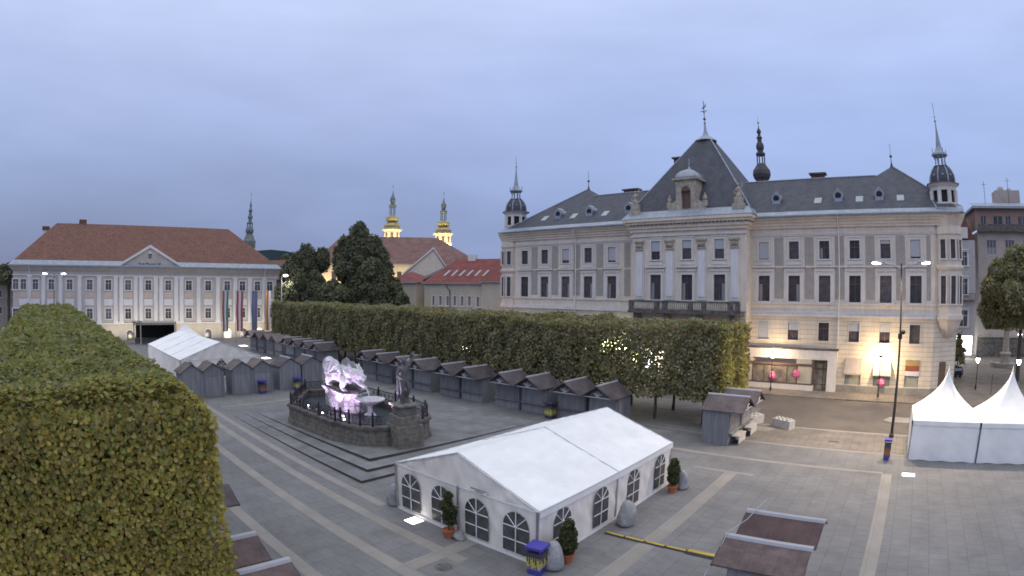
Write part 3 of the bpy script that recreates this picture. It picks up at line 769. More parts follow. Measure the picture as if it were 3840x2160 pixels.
# round dormers and skylights
for x in (-47.3, -41.9, -35.6, -15.1, -7.3, -2.2):
    b = MB(); y, z = 65.55, 22.0
    ring = [(x + .62 * cos(a * pi / 8), z + .62 * sin(a * pi / 8)) for a in range(16)]
    b.box(x - .5, x + .5, y - .1, y + .8, z - .85, z - .3); b.xprism(ring, y - .02, y + 1.6); b.box(x - .62, x + .62, y - .15, y + .4, z - 1.0, z - .82); b.xprism([(x - .35, z + .55), (x + .35, z + .55), (x, z + .9)], y - .05, y + 1.2)
    d = b.build('round_dormer', 'zinc', A)
    b = MB(); b.xprism([(x + .38 * cos(a * pi / 8), z + .38 * sin(a * pi / 8)) for a in range(16)], y - .06, y - .03); b.build('pane', 'black', d)
def roofz(y): return EZ + (y - 62.95) * .7
for x in (-49.8, -44.6, -39.35, -9.87, -4.7, .4):
    b = MB(); y0_, y1_ = 65.2, 66.3; e = .07
    b.v = [(x - .45, y0_, roofz(y0_)), (x + .45, y0_, roofz(y0_)), (x + .45, y1_, roofz(y1_)), (x - .45, y1_, roofz(y1_)), (x - .45, y0_, roofz(y0_) + e), (x + .45, y0_, roofz(y0_) + e), (x + .45, y1_, roofz(y1_) + e), (x - .45, y1_, roofz(y1_) + e)]
    b.f = [(4, 5, 6, 7), (0, 1, 5, 4), (1, 2, 6, 5), (2, 3, 7, 6), (3, 0, 4, 7)]; b.m = [0] * 5
    b.build('skylight', 'skyglass' if 'skyglass' in M else 'blind', A)
for (x0, x1, y, z0, z1) in ((-39.6, -37.4, 72.0, 24.4, 25.65), (-31.3, -29.9, 72, 22, 29.6), (-11.5, -9.7, 72, 24.4, 25.85)):
    b = MB(); b.box(x0, x1, y - .4, y + .6, z0, z1); b.cur = 1; b.box(x0 - .25, x1 + .25, y - .65, y + .85, z1, z1 + .2); b.build('chimney', ['brick_red', 'dark_stone'], A)
# downpipes
for x in (-43.0, -7.25):
    b = MB(); b.tube([(x, FY - .95, 19.4), (x, FY - .7, 18.8), (x, FY - .2, 18.1), (x, FY - .2, 9.7), (x, FY - .38, 9.2), (x, FY - .38, 8.3), (x, FY - .2, 7.9), (x, FY - .2, 4.8 if x > -10 else 0)], .075, 6); b.build('downpipe', 'th_light', A)
# chamfered corners with round bays and turrets
def corner(sx_, xw, xe, cx):
    # chamfer wall
    b = MB(); pa, pb = (xw, FY), (xe, FY + 2.5)
    def wq(mb, z0, z1, off):
        p, q = ((pa[0], pa[1] - off), (pb[0] + sx_ * off, pb[1]))
        mb.face((p[0], p[1], z0), (q[0], q[1], z0), (q[0], q[1], z1), (p[0], p[1], z1)); mb.face((q[0], q[1], z0), (q[0], q[1] + 19, z0), (q[0], q[1] + 19, z1), (q[0], q[1], z1))
    b1 = MB(); wq(b1, .75, 8.25, .05); b1.build('wall', 'plaster_rust', A)
    b2 = MB(); wq(b2, -.15, .75, .12); b2.split('plinth', 'plinth', A)
    b3 = MB(); wq(b3, 8.25, 19.4, 0); b3.build('wall', 'plaster', A)
    # round bay
    cy = 65.6; r = 1.95
    b = MB(); b.lathe(cx, cy, [(.5, 6.2), (1.0, 6.6), (1.5, 7.2), (1.85, 8.0), (r + .15, 8.25), (r + .15, 8.7), (r, 8.75), (r, 9.6), (r + .08, 9.62), (r + .08, 9.78), (r - .05, 9.8), (r - .05, 13.4), (r + .05, 13.45), (r + .2, 13.7), (r + .2, 13.9), (r - .05, 14.0), (r - .05, 17.2), (r + .1, 17.3), (r + .1, 17.6), (r, 18.2), (r + .3, 18.8), (r + .55, 19.3), (r + .6, 19.5)], 10, pi / 10)
    b.build('corner_bay', 'plaster', A)
    for a in (-72, -108, -36, -144):
        ar = radians(a)
        if (sx_ > 0 and a == -144) or (sx_ < 0 and a == -36): continue
        rr_ = (r - .05) * cos(pi / 10) + .02
        for z0, z1 in ((9.9, 12.83), (14.68, 16.7)):
            o = window(A, cx + (rr_ + .2) * cos(ar), cy + (rr_ + .2) * sin(ar), z0, z1, .62, sw=.16, rot=ar + pi / 2, proud=-.1)
    # turret
    cy = 66.0
    T = MB(); R_ = 1.72
    T.lathe(cx, cy, [(R_, 19.2), (R_, 20.55), (R_ + .1, 20.6), (R_ + .1, 20.75), (R_ - .02, 20.8)], 8, pi / 8)
    for k in range(8):
        a = pi / 8 + k * pi / 4; T.tube([(cx + (R_ - .12) * cos(a), cy + (R_ - .12) * sin(a), 20.7), (cx + (R_ - .12) * cos(a), cy + (R_ - .12) * sin(a), 22.2)], .26, 6)
    T.lathe(cx, cy, [(R_, 22.15), (R_, 22.5), (R_ + .22, 22.7), (R_ + .38, 22.85)], 8, pi / 8)
    tw = T.build('turret', 'plaster_white', A)
    b = MB(); b.lathe(cx, cy, [(R_ - .3, 20.6), (R_ - .3, 22.3)], 8, pi / 8); b.build('turret_opening', 'black', tw)
    b = MB(); b.lathe(cx, cy, [(R_ + .5, 22.85), (R_ + .45, 22.95), (1.6, 23.1), (1.62, 23.4), (1.55, 23.9), (1.3, 24.4), (.98, 24.8), (.9, 24.95), (.98, 25.0)], 8, pi / 8)
    b.build('turret_dome', 'slate', tw)
    b = MB()
    for k in range(8):
        a = pi / 8 + k * pi / 4; b.tube([(cx + q * cos(a), cy + q * sin(a), z) for q, z in ((1.66, 23.1), (1.68, 23.4), (1.6, 23.9), (1.36, 24.4), (1.02, 24.85))], .09, 5)
        b.tube([(cx + q * cos(a), cy + q * sin(a), z) for q, z in ((.82, 24.9), (.66, 25.3), (.62, 25.8), (.85, 26.2))], .075, 5)
        if k % 2 == 0: b.tube([(cx + .95 * cos(a), cy + .95 * sin(a), z) for z in (26.2, 27.0)], .05, 5)
    b.lathe(cx, cy, [(.75, 26.1), (1.05, 26.25), (1.0, 26.45), (.6, 26.7), (.36, 27.2), (.22, 28.2), (.1, 29.3), (.06, 30.2)], 8)
    b.ball((cx, cy, 30.3), .14, 8, 6); b.ball((cx, cy, 30.8), .1, 8, 6); b.tube([(cx, cy, 30.2), (cx, cy, 31.9 + (.6 if sx_ > 0 else 0))], .035, 5)
    for k in range(8):
        a = k * pi / 4; b.ball((cx + 1.45 * cos(a), cy + 1.45 * sin(a), 23.85), .14, 6, 5)
    b.build('turret_spire', 'zinc', tw)
corner(1, 4.2, 7.25, 5.86)
corner(-1, -54.0, -57.0, -55.7)
b = MB(); b.box(5.0, 6.0, 64.75, 65.2, 0, 3.6); o = b.build('entrance_door', 'wood_frame', A)
o.location = (0, 0, 0)

# ------------------------------------------------------------------ town hall at the far end of the square (facade turned 83 degrees)
TH = thing('town_hall', 'white three-storey town hall with triangular pediment under a long brown hipped roof', 'building', (-115.89, 42.55, 0), radians(83))
tp = [-48.95, -47.1, -44.26, -40.52, -36.3, -31.73, -27.45, -23.0, -18.42, -13.9, -9.22, -4.78, -.37, 3.19, 6.76, 9.71]
ops = []
for x in tp:
    ops += [(x - .68, x + .68, 10.05, 12.1), (x - .68, x + .68, 4.25, 6.35)]
b = MB(); wall_face(b, -49.6, 11.3, 3.3, 14.3, 0, ops, .3)
b.face((11.3, 0, 0), (11.3, 18, 0), (11.3, 18, 14.3), (11.3, 0, 14.3)); b.face((-49.6, 18, 0), (-49.6, 0, 0), (-49.6, 0, 14.3), (-49.6, 18, 14.3)); b.face((11.3, 18, 0), (-49.6, 18, 0), (-49.6, 18, 14.3), (11.3, 18, 14.3))
b.build('wall', 'th_wall', TH)
arch = [-22.7, -13.9, -9.2, -4.9, -.4, 3.4, 7.0]
b = MB(); wall_face(b, -49.6, 11.3, -.2, 3.3, -.08, [(x - .75, x + .75, -.1, 1.2) for x in arch], .4); b.build('wall', 'th_base', TH)
b = MB(); b.box(-49.8, 11.5, -.25, 0, 3.2, 3.45); b.box(-49.8, 11.5, -.2, 0, 12.85, 13.05); b.split('string_course', 'th_light', TH)
b = MB()
for e, za, zb in ((.35, 13.9, 14.2), (.6, 14.2, 14.5), (.85, 14.5, 14.75)): b.box(-49.6 - e, 11.3 + e, -e, .1, za, zb)
b.split('cornice', 'th_wall', TH)
b = MB()
for x in (-47.95 + 2.3, -42.38, -38.4, -34.02, -29.57, -25.82, -24.53, -21.3, -20.04, -16.74, -15.52, -12.13, -10.91, -7.01, -2.59, 1.45, 4.89, 8.3):
    b.box(x - .44, x + .44, -.2, 0, 3.45, 12.85); b.box(x - .56, x + .56, -.26, 0, 12.5, 12.85); b.box(x - .56, x + .56, -.26, 0, 3.45, 3.85)
b.split('pilaster', 'th_light', TH)
b = MB(); c = MB()
for x in tp[1:]:
    b.box(x - 1.0, x + 1.0, -.07, 0, 7.0, 8.3)
    c.box(x - .9, x + .9, -.06, 0, 8.5, 9.75)
b.split('wall_panel', 'th_light', TH); c.split('wall_panel', 'th_pink', TH)
for i, x in enumerate(tp):
    for z0, z1 in ((10.05, 12.1), (4.25, 6.35)):
        window(TH, x, 0, z0, z1, 1.36, frame='white_frame', sur='th_light', sw=.2, transom=.68, pane='pane_pale')
for x in arch:
    b = MB(); b.box(x - .95, x - .75, -.16, -.08, -.1, 1.2); b.box(x + .75, x + .95, -.16, -.08, -.1, 1.2)
    b.xprism([(x + .95 * cos(a * pi / 8), 1.2 + .95 * sin(a * pi / 8)) for a in range(9)] + [(x - .75 * cos(a * pi / 8), 1.2 + .75 * sin(a * pi / 8)) for a in range(9)], -.17, -.09)
    b.build('arch_frame', 'th_light', TH)
    b = MB(); b.xprism([(x - .75, -.1), (x + .75, -.1)] + [(x + .75 * cos(a * pi / 8), 1.2 + .75 * sin(a * pi / 8)) for a in range(9)], -.14, -.1)
    b.build('arched_window', 'glow_window' if x in (-.4, 7.0) else 'pane', TH)
# pediment with lettering and coat of arms
b = MB(); b.xprism([(-25.0, 14.8), (-11.2, 14.8), (-18.2, 18.7)], -.6, 3.0); b.build('pediment', 'th_wall', TH)
b = MB(); b.xprism([(-25.9, 14.85), (-25.0, 14.85), (-18.2, 18.72), (-11.2, 14.85), (-10.3, 14.85), (-18.2, 19.3)], -.95, 5.0); b.build('pediment_moulding', 'th_light', TH)
cu = bpy.data.curves.new('lettering', 'FONT'); cu.body = 'RATHAUS'; cu.size = 1.15; cu.extrude = .04; cu.align_x = 'CENTER'
cu.materials.append(M['dark_stone'])
_t = bpy.data.objects.new('lettering', cu); COL.objects.link(_t); bpy.context.view_layer.update()
_me = bpy.data.meshes.new_from_object(_t.evaluated_get(bpy.context.evaluated_depsgraph_get())); bpy.data.objects.remove(_t); bpy.data.curves.remove(cu)
o = link('lettering', _me, TH); o.location = (-18.2, -.66, 14.98); o.rotation_euler = (pi / 2, 0, 0); o.scale = (1.0, .8, 1)
b = MB(); b.xprism([(-18.55, 16.9), (-18.2, 16.45), (-17.85, 16.9), (-17.85, 17.5), (-18.55, 17.5)], -.72, -.6); b.cur = 1; b.box(-18.5, -17.9, -.76, -.72, 16.95, 17.0); b.box(-18.5, -17.9, -.74, -.6, 17.5, 17.9); b.build('coat_of_arms', ['dark_stone', 'th_light'], TH)
# roof
b = MB(); P = [(-50.6, -1.0, 14.85), (12.3, -1.0, 14.85), (12.3, 19, 14.85), (-50.6, 19, 14.85), (-40.6, 9, 24.1), (1.6, 9, 24.1)]
b.face(P[0], P[1], P[5], P[4]); b.face(P[1], P[2], P[5]); b.face(P[2], P[3], P[4], P[5]); b.face(P[3], P[0], P[4]); b.build('roof', 'tile_brown', TH)
b = MB(); b.box(-50.8, 12.5, -1.15, -.95, 14.7, 14.95)
b.face((-50.7, -1.02, 14.9), (12.4, -1.02, 14.9), (11.4, .05, 15.88), (-49.7, .05, 15.88)); b.face((12.35, -1.02, 14.9), (12.35, 19, 14.9), (11.3, 18, 15.9), (11.3, .05, 15.9)); b.face((-50.65, 19, 14.9), (-50.65, -1.02, 14.9), (-49.6, .05, 15.9), (-49.6, 18, 15.9))
b.build('roof_flashing', 'zinc', TH)
for x, y, z0, z1 in ((-43.6, 12, 18, 23.6), (-34.2, 9.5, 23, 25.0)):
    b = MB(); b.box(x - .7, x + .7, y - .5, y + .5, z0, z1 - .8); b.cur = 1; b.box(x - .9, x + .9, y - .7, y + .7, z1 - .8, z1); b.split('chimney', ['th_light', 'brick_red'], TH)
for x in (-45.7, 8.35):
    b = MB(); b.tube([(x, -.9, 14.7), (x, -.35, 13.9), (x, -.35, 0)], .09, 6); b.build('downpipe', 'th_light', TH)
for x in (-27, -22.5, -18, -13.5, -9, -4.5, 0, 4, 8):
    light('uplight', 'SPOT', (x, -4.5, .3), 600, (1, .88, .68), TH, .3, (x, .2, 5.0), radians(120), 1.0)

# ------------------------------------------------------------------ buildings further off.  at(az, dist) = point at a bearing from the square's viewpoint
def at(az, d): return (d * sin(radians(az)), d * cos(radians(az)))
def zz(el, d): return CAMH + el * d
def onion_tower(name, label, az, d, prof, mats, shaft=None, openings=None, el_glow=None, seg=8, group=None, cat='church tower'):
    x, y = at(az, d); t = thing(name, label, cat, (x, y, 0), 0, group)
    rot = radians(-az) + pi / 8
    for part, m, pr in prof:
        b = MB(); b.lathe(0, 0, [(r, zz(e, d)) for r, e in pr], seg, rot); b.build(part, m, t, False)
    return t, d
def lantern_posts(t, d, e0, e1, r, m, az, n=8):
    b = MB()
    for k in range(n):
        a = radians(-az) + pi / 8 + 2 * pi * k / n; b.tube([(r * cos(a), r * sin(a), zz(e0, d)), (r * cos(a), r * sin(a), zz(e1, d))], r * .16, 5)
    b.build('lantern', m, t)
# pale green spire behind the town hall: dist 190
d = 190; az = -67.8
t, _ = onion_tower('church_tower', 'slim green copper baroque spire rising behind the right end of the town hall roof', az, d, [
    ('shaft', 'cream', [(2.2, -.058), (2.2, .066)]),
    ('spire', 'copper', [(2.35, .066), (2.4, .0775), (2.0, .080), (1.4, .088), (1.05, .0895), (1.5, .0935), (1.55, .0965), (1.2, .101), (.95, .1025)]),
    ('spire_top', 'copper', [(1.2, .1080), (1.15, .1095), (.7, .1105), (.62, .116), (.95, .1185), (.85, .1215), (.55, .1235), (.5, .1285), (.75, .1305), (.6, .133), (.35, .135), (.3, .1385), (.45, .140), (.3, .1425), (.1, .1475), (.05, .153)])], None)
lantern_posts(t, d, .1015, .109, .95, 'copper', az, 6)
b = MB(); b.tube([(0, 0, zz(.15, d)), (0, 0, zz(.1635, d))], .06, 5); b.box(-.5, .5, -.05, .05, zz(.159, d), zz(.1598, d)); b.build('cross', 'gold_copper', t)
for q in (-.3,):
    b = MB(); b.lathe(0, 0, [(1.0, .0)], 3) if False else b.box(-.6, .6, -2.3, -2.1, zz(.045, d), zz(.057, d)); b.build('belfry_opening', 'black', t)
# twin towers, floodlit; the floodlight's gold is also put into the dome colour
def twin(az, el0, tip, label, k):
    d = 175; s = k
    E = lambda f: el0 + (f) * s
    t, _ = onion_tower('church_tower', label, az, d, [
        ('shaft', 'cream', [(2.75, -.064), (2.75, E(.082 - .0822) ), (2.9, E(.0)), (2.9, E(.002)), (2.6, E(.0022)), (2.6, E(.0165))]),
        ('cornice', 'stone', [(2.8, E(.0165)), (3.35, E(.0185)), (3.4, E(.0195))]),
        ('onion_dome', 'gold_copper', [(3.4, E(.0195)), (2.7, E(.0225)), (2.75, E(.0265)), (2.2, E(.0305)), (1.5, E(.0325)), (1.35, E(.034)), (2.1, E(.0355)), (2.25, E(.039)), (1.95, E(.042)), (1.2, E(.0445)), (.95, E(.046))]),
        ('spire_top', 'copper', [(1.1, E(.0595)), (1.3, E(.0620)), (1.25, E(.0635)), (.75, E(.0655)), (.65, E(.069)), (.95, E(.0725)), (.85, E(.0765)), (.45, E(.0805)), (.18, E(.085)), (.06, E(.090))])], None, group='twin church towers')
    lantern_posts(t, d, E(.0455), E(.060), .85, 'copper', az)
    b = MB(); b.tube([(0, 0, zz(E(.088), d)), (0, 0, zz(E(.1015), d))], .07, 5); b.box(-.5, .5, -.05, .05, zz(E(.0975), d), zz(E(.0983), d)); b.build('cross', 'gold_copper', t)
    for a in range(8):
        an = radians(-az) + a * pi / 4
        r0 = 2.6 * cos(pi / 8)
        b = MB(); b.box(-.42, .42, -.06, .04, zz(E(.004), d), zz(E(.0135), d)); o = b.build('belfry_opening', 'wood_frame', t); o.location = (r0 * sin(an), -r0 * cos(an), 0); o.rotation_euler = (0, 0, an)
    for a in (-60, 0, 60):
        an = radians(-az + a)
        light('floodlight', 'SPOT', (6.5 * sin(an), -6.5 * cos(an), zz(E(-.018), d)), 5500, (1, .78, .40), t, .3, (0, 0, zz(E(.03), d)), radians(100), .8)
    return t
twin(-52.95, .0822, .184, 'larger left twin church tower with floodlit golden onion dome', 1.0)
twin(-47.65, .0770, .173, 'smaller right twin church tower with floodlit golden onion dome', .94)
# dark spire behind the ornate building
d = 165; az = -14.36
t, _ = onion_tower('church_tower', 'dark bulbous baroque spire rising behind the ornate building roof', az, d, [
    ('shaft', 'dark_copper', [(1.9, .0), (1.9, .193)]),
    ('onion_dome', 'dark_copper', [(2.0, .191), (2.0, .1935), (2.6, .1975), (2.95, .2035), (2.75, .2105), (1.9, .2175), (1.45, .222), (1.3, .2235)]),
    ('spire_top', 'dark_copper', [(1.35, .2385), (1.55, .2405), (1.5, .243), (1.0, .2445), (.95, .2485), (1.3, .2525), (1.3, .2565), (1.05, .261), (.75, .263), (.7, .2695), (.95, .2715), (.75, .274), (.5, .2755), (.45, .2795), (.75, .2825), (.65, .286), (.3, .2885), (.12, .293), (.05, .298)])], None)
lantern_posts(t, d, .2225, .239, 1.2, 'dark_copper', az)
b = MB(); b.tube([(0, 0, zz(.296, d)), (0, 0, zz(.3125, d))], .05, 5); b.ball((0, 0, zz(.3005, d)), .35, 8, 6); b.build('cross', 'gold_copper', t)

def gable_house(name, label, cat, pts, ze, ridge, zr, wallm, roofm, wins=None, glow=None):
    """footprint pts a,b (front), depth vector; roof ridge parallel to the front"""
    (ax, ay), (bx, by), dep = pts
    u = Vector((bx - ax, by - ay)); L = u.length; ang = math.atan2(u.y, u.x)
    t = thing(name, label, cat, (ax, ay, 0), ang)
    b = MB(); wl_ = wins or []
    wall_face(b, 0, L, -.15, ze, 0, [w_ for w_ in wl_], .25)
    b.face((L, 0, -.15), (L, dep, -.15), (L, dep, ze), (L, 0, ze)); b.face((0, dep, -.15), (0, 0, -.15), (0, 0, ze), (0, dep, ze)); b.face((L, dep, -.15), (0, dep, -.15), (0, dep, ze), (L, dep, ze))
    x0, x1 = ridge
    if x0 == 0: b.face((0, dep, ze), (0, 0, ze), (0, dep / 2, zr - .1))
    if x1 == L or x1 is None: b.face((L, 0, ze), (L, dep, ze), (L, dep / 2, zr - .1))
    b.build('wall', wallm, t)
    x1 = L if x1 is None else x1; e = .4
    b = MB()
    A0, B0, C0, D0 = (-e if x0 else -.1, -e, ze), (L + (e if x1 < L else .1), -e, ze), (L + (e if x1 < L else .1), dep + e, ze), (-e if x0 else -.1, dep + e, ze)
    R0, R1 = (x0 - (.1 if x0 == 0 else 0), dep / 2, zr), (x1 + (.1 if x1 == L else 0), dep / 2, zr)
    b.face(A0, B0, R1, R0); b.face(C0, D0, R0, R1); b.face(B0, C0, R1); b.face(D0, A0, R0)
    b.build('roof', roofm, t)
    b = MB(); b.box(A0[0], B0[0], -e - .1, -e + .05, ze - .15, ze + .05); b.build('gutter', 'zinc', t)
    return t, L
# church nave between the twin towers
a = at(-61, 150); c = at(-43.5, 150)
t, L = gable_house('church', 'big church nave under a faded red tiled roof between the trees and twin towers', 'church', (a, c, 26), 17.2, (6, 34), 25.5, 'cream', 'tile_old')
for k in range(9):
    b = MB(); b.box(5 + k * 4.4, 6.2 + k * 4.4, -.1, -.02, 11.5, 15); b.build('window', 'pane', t)
for k in (1, 6, 22, 25):
    light('floodlight', 'SPOT', (k, -3, 8), 4000, (1, .74, .38), t, .3, (k, 0, 15), radians(110), .8)
b = MB(); b.box(13, 13.8, 3, 4.0, 19.6, 20.3); b.build('roof_hatch', 'dark_stone', t)
# pale gable block in front of the nave
a = at(-51.6, 118); c = at(-47.2, 118)
t = thing('gabled_house', 'pale windowless gable end with grey tin roof between church and red roof', 'house', (a[0], a[1], 0), math.atan2(c[1] - a[1], c[0] - a[0]))
Lg = math.hypot(c[0] - a[0], c[1] - a[1])
b = MB(); b.xprism([(0, 0), (Lg, 0), (Lg, 14.6), (Lg * .68, 19.1), (0, 13.8)], 0, 14); b.build('wall', 'plaster', t)
b = MB(); b.xprism([(-.4, 13.6), (Lg * .68, 19.2), (Lg + .4, 14.4), (Lg + .4, 14.8), (Lg * .68, 19.65), (-.4, 14.0)], -.3, 14); b.build('roof', 'th_light', t)
# lower house with small red hip roof
a = at(-53.6, 104); c = at(-50.4, 100)
t, L = gable_house('small_house', 'small cream house with little red hipped roof beside the pale gable', 'house', (a, c, 9), 12.0, (2.6, 3.4), 14.0, 'cream', 'tile_red')
b = MB(); b.box(1.0, 1.9, -.04, .0, 7.2, 9.4); b.box(3.6, 4.5, -.04, .0, 7.2, 9.4); b.split('window', 'pane', t)
a = at(-50.4, 106); c = at(-49.3, 100)
b = MB(); b.v = []; t = thing('grey_roofed_wing', 'grey slate roofed wing joining the pale gable and the red roofed house', 'house', (a[0], a[1], 0), math.atan2(c[1] - a[1], c[0] - a[0]))
b.xprism([(0, 0), (3.5, 0), (3.5, 12.2), (0, 12.2)], 0, 9); b.build('wall', 'cream', t)
b = MB(); b.face((-.3, -.3, 12.2), (3.6, -.3, 12.2), (5.6, 8, 16.4), (2.6, 8, 16.4)); b.face((-.3, -.3, 12.2), (2.6, 8, 16.4), (-.3, 9, 12.2)); b.build('roof', 'slate', t)
# long red-roofed house
a = at(-49.5, 98); c = at(-40.2, 92)
u = Vector((c[0] - a[0], c[1] - a[1])); L = u.length
ww = [(1.5 + k * 1.35, 2.0 + k * 1.35, 8.0, 9.7) for k in range(6)] + [(9.8 + k * .9, 10.3 + k * .9, 7.9, 9.6) for k in range(3)] + [(L - 2.2, L - 1.3, 7.7, 9.8)]
t, L = gable_house('red_roofed_house', 'long cream house with bright red tiled roof and slanted row of skylights', 'house', (a, c, 11), 11.9, (4.0, 12.5), 16.3, 'cream', 'tile_red', ww)
for w_ in ww: window(t, (w_[0] + w_[1]) / 2, 0, w_[2], w_[3], w_[1] - w_[0], frame='white_frame', sur='th_light', sw=.1, transom=0)
for k in range(7):
    x = 3.0 + k * 1.45; y0, y1 = 1.2, 2.6; f = lambda y: 11.9 + (y + .4) * (4.4 / 5.9) + .08
    b = MB(); b.face((x, y0, f(y0)), (x + .45, y0, f(y0)), (x + 1.0, y1, f(y1)), (x + .55, y1, f(y1))); b.build('skylight', 'skyglass' if 'skyglass' in M else 'blind', t)
for x in (4.4, 12.2):
    b = MB(); b.tube([(x, -.5, 11.8), (x, -.5, 11.3), (x + .5, -.1, 10.6), (x + .5, -.1, 0)], .08, 5); b.build('downpipe', 'wood_frame', t)
b = MB(); b.box(6.2, 7.6, 5.0, 6.2, 15.6, 17.0); b.build('chimney', 'th_light', t)
b = MB(); b.box(14.2, 15.0, 7.5, 8.3, 14.6, 17.0); b.build('chimney', 'cream', t)
# steep red roof next to the ornate building
a = at(-43.6, 93); c = at(-39.3, 88)
t, L = gable_house('steep_roofed_house', 'house with steep red tiled hip roof touching the left end of the ornate building', 'house', (a, c, 14), 12.2, (5.6, 6.4), 18.6, 'cream', 'tile_red')
# house behind right end of town hall and far-left houses
a = at(-67.5, 160); c = at(-63.2, 150)
gable_house('brown_roofed_house', 'distant house with brown tiled roof past the right corner of the town hall', 'house', (a, c, 12), 13.0, (2, 9), 18.4, 'dark_stone', 'tile_brown')
a = at(-97.5, 150); c = at(-93.1, 150)
t, L = gable_house('grey_house', 'plain grey house at the left edge beside the town hall', 'house', (a, c, 12), 11.6, (2, 9), 14.0, 'greybrown', 'tile_brown', [(2 + k * 2.6, 3.0 + k * 2.6, z, z + 1.7) for k in range(4) for z in (4.0, 7.9)])
for k in range(4):
    for z in (4.0, 7.9): window(t, 2.5 + k * 2.6, 0, z, z + 1.7, 1.0, frame='white_frame', sur='th_light', sw=.12, transom=0)
a = at(-98.5, 190); c = at(-93.8, 190)
t, L = gable_house('steep_brown_house', 'steep dark brown roof with dormer above the grey house at the left edge', 'house', (a, c, 12), 13.2, (5, 9.5), 19.5, 'cream', 'tile_brown')
b = MB(); b.box(8, 11, -.5, 3, 13.4, 15.6); b.build('dormer', 'th_light', t)

# right background: narrow ornate house and grey apartment block
def bgx(r, d): return r * d
d = 104
t = thing('narrow_house', 'narrow pale house with ornate windows and dark gable squeezed beside the ornate building corner', 'house', (9.0, 104, 0), 0)
hs = [(-1, 4, 17.0, 17.0)]
ops = [(2.9, 4.5, 1.9 + 3.6 - .3, 1.9 + 3.6 + 2.5), (3.2, 4.4, 10.7, 13.4), (3.2, 4.4, 15.6, 18.0)]
W0, W1 = -1.5, 6.0
b = MB(); wall_face(b, W0, W1, 3.6, 20.0, 0, ops, .25); b.build('wall', 'pale_grey', t)
for x, z0, z1, w_ in ((3.7, 5.2, 8.0, 1.6), (3.8, 10.7, 13.4, 1.2), (3.8, 15.6, 18.0, 1.2)): window(t, x, 0, z0, z1, w_, frame='white_frame', sur='th_light', sw=.25, head=True)
b = MB(); b.box(1.8, 5.9, -.9, .1, 9.8, 9.95); b.cur = 1
for k in range(15): b.box(1.9 + k * .28, 1.96 + k * .28, -.88, -.84, 9.95, 10.8)
b.box(1.85, 5.9, -.9, -.84, 10.8, 10.88); b.build('balcony', ['stone', 'lamp_metal'], t)
b = MB(); b.xprism([(W0, 20.0), (6.2, 20.0), (4.6, 23.0), (3.9, 26.0), (W0, 27.5)], .2, 10); b.build('roof', 'brick_red', t)
b = MB(); b.box(2.4, 4.6, -.3, 1, 20.3, 22.2); b.build('dormer', 'plaster_white', t)
b = MB(); b.box(W0, W1, 0, .3, -.1, .4); b.box(W0, 2.0, 0, .3, .4, 3.6); b.box(5.6, W1, 0, .3, .4, 3.6); b.build('shop_front', 'plaster_white', t)
b = MB(); b.box(2.0, 5.6, .05, .1, .4, 3.6); b.split('shop_window', 'glow_shop', t)
b = MB(); b.box(-1.3, -.4, -.3, .2, 27, 28.7); b.box(1.6, 3.2, 1.3, 2.6, 24.5, 26.8); b.split('chimney', 'brick_red', t)
d = 106
t = thing('apartment_block', 'grey brown apartment block with set-back red balcony floor behind the right tree', 'building', (15.9, 106, 0), radians(3))
ops = []
zs = [(4.6, 6.6), (8.2, 10.2), (12.2, 14.8), (17.6, 20.2)]
for k in range(8):
    for z0, z1 in zs: ops.append((1.9 + k * 4.0, 3.9 + k * 4.0, z0, z1))
b = MB(); wall_face(b, 0, 34, 3.6, 21.6, 0, ops, .25); b.face((0, 20, 0), (0, 0, 0), (0, 0, 21.6), (0, 20, 21.6)); b.build('wall', 'greybrown', t)
for o_ in ops: window(t, (o_[0] + o_[1]) / 2, 0, o_[2], o_[3], 2.0, frame='white_frame', surround=False, mull=2, transom=0, pane='pane_pale', curtain=3 if o_[2] > 15 else 0)
b = MB(); b.box(0, 34, -1.0, .1, 21.6, 22.0); b.box(-.05, 34, -1.0, -.9, 22.0, 22.9); b.build('balcony', 'dark_stone', t)
ops = [(1.2 + k * 2.7, 2.4 + k * 2.7 + (k % 2) * .9, 22.2, 24.6) for k in range(11)]
b = MB(); wall_face(b, 0, 34, 22.0, 25.9, 1.6, ops, .2); b.face((0, 20, 22), (0, 1.6, 22), (0, 1.6, 25.9), (0, 20, 25.9)); b.build('wall', 'balcony_red', t)
for o_ in ops: window(t, (o_[0] + o_[1]) / 2, 1.6, o_[2], o_[3], o_[1] - o_[0], frame='white_frame', surround=False, mull=1, transom=0)
b = MB(); b.box(-.6, 34, .6, 20, 25.9, 26.3); b.face((-.6, .6, 26.3), (34, .6, 26.3), (34, 6, 27.6), (-.6, 6, 27.6)); b.build('roof', 'zinc', t)
b = MB(); b.box(6.2, 11.8, 7, 11, 27.2, 30.2); b.ball((7.6, 8, 30.3), .8, 8, 6); b.ball((9.6, 8, 30.2), .6, 8, 6); b.build('rooftop_cabin', 'greybrown', t)
for x, h in ((3.2, 31.5), (8.6, 32.2)):
    b = MB(); b.tube([(x, 5, 27), (x, 5, h)], .05, 4); b.box(x - .5, x + .5, 4.97, 5.03, h - .6, h - .55); b.build('aerial', 'lamp_metal', t)
b = MB(); b.box(.3, 34, .1, .4, -.1, 3.6); b.build('shop_front', 'dark_stone', t)
b = MB(); b.box(12.0, 14.6, -.1, .05, .5, 3.3); b.split('shop_window', 'glow_window', t)
b = MB(); b.box(0.3, 34, -.1, .1, 3.3, 3.75); b.build('awning', 'stone', t)

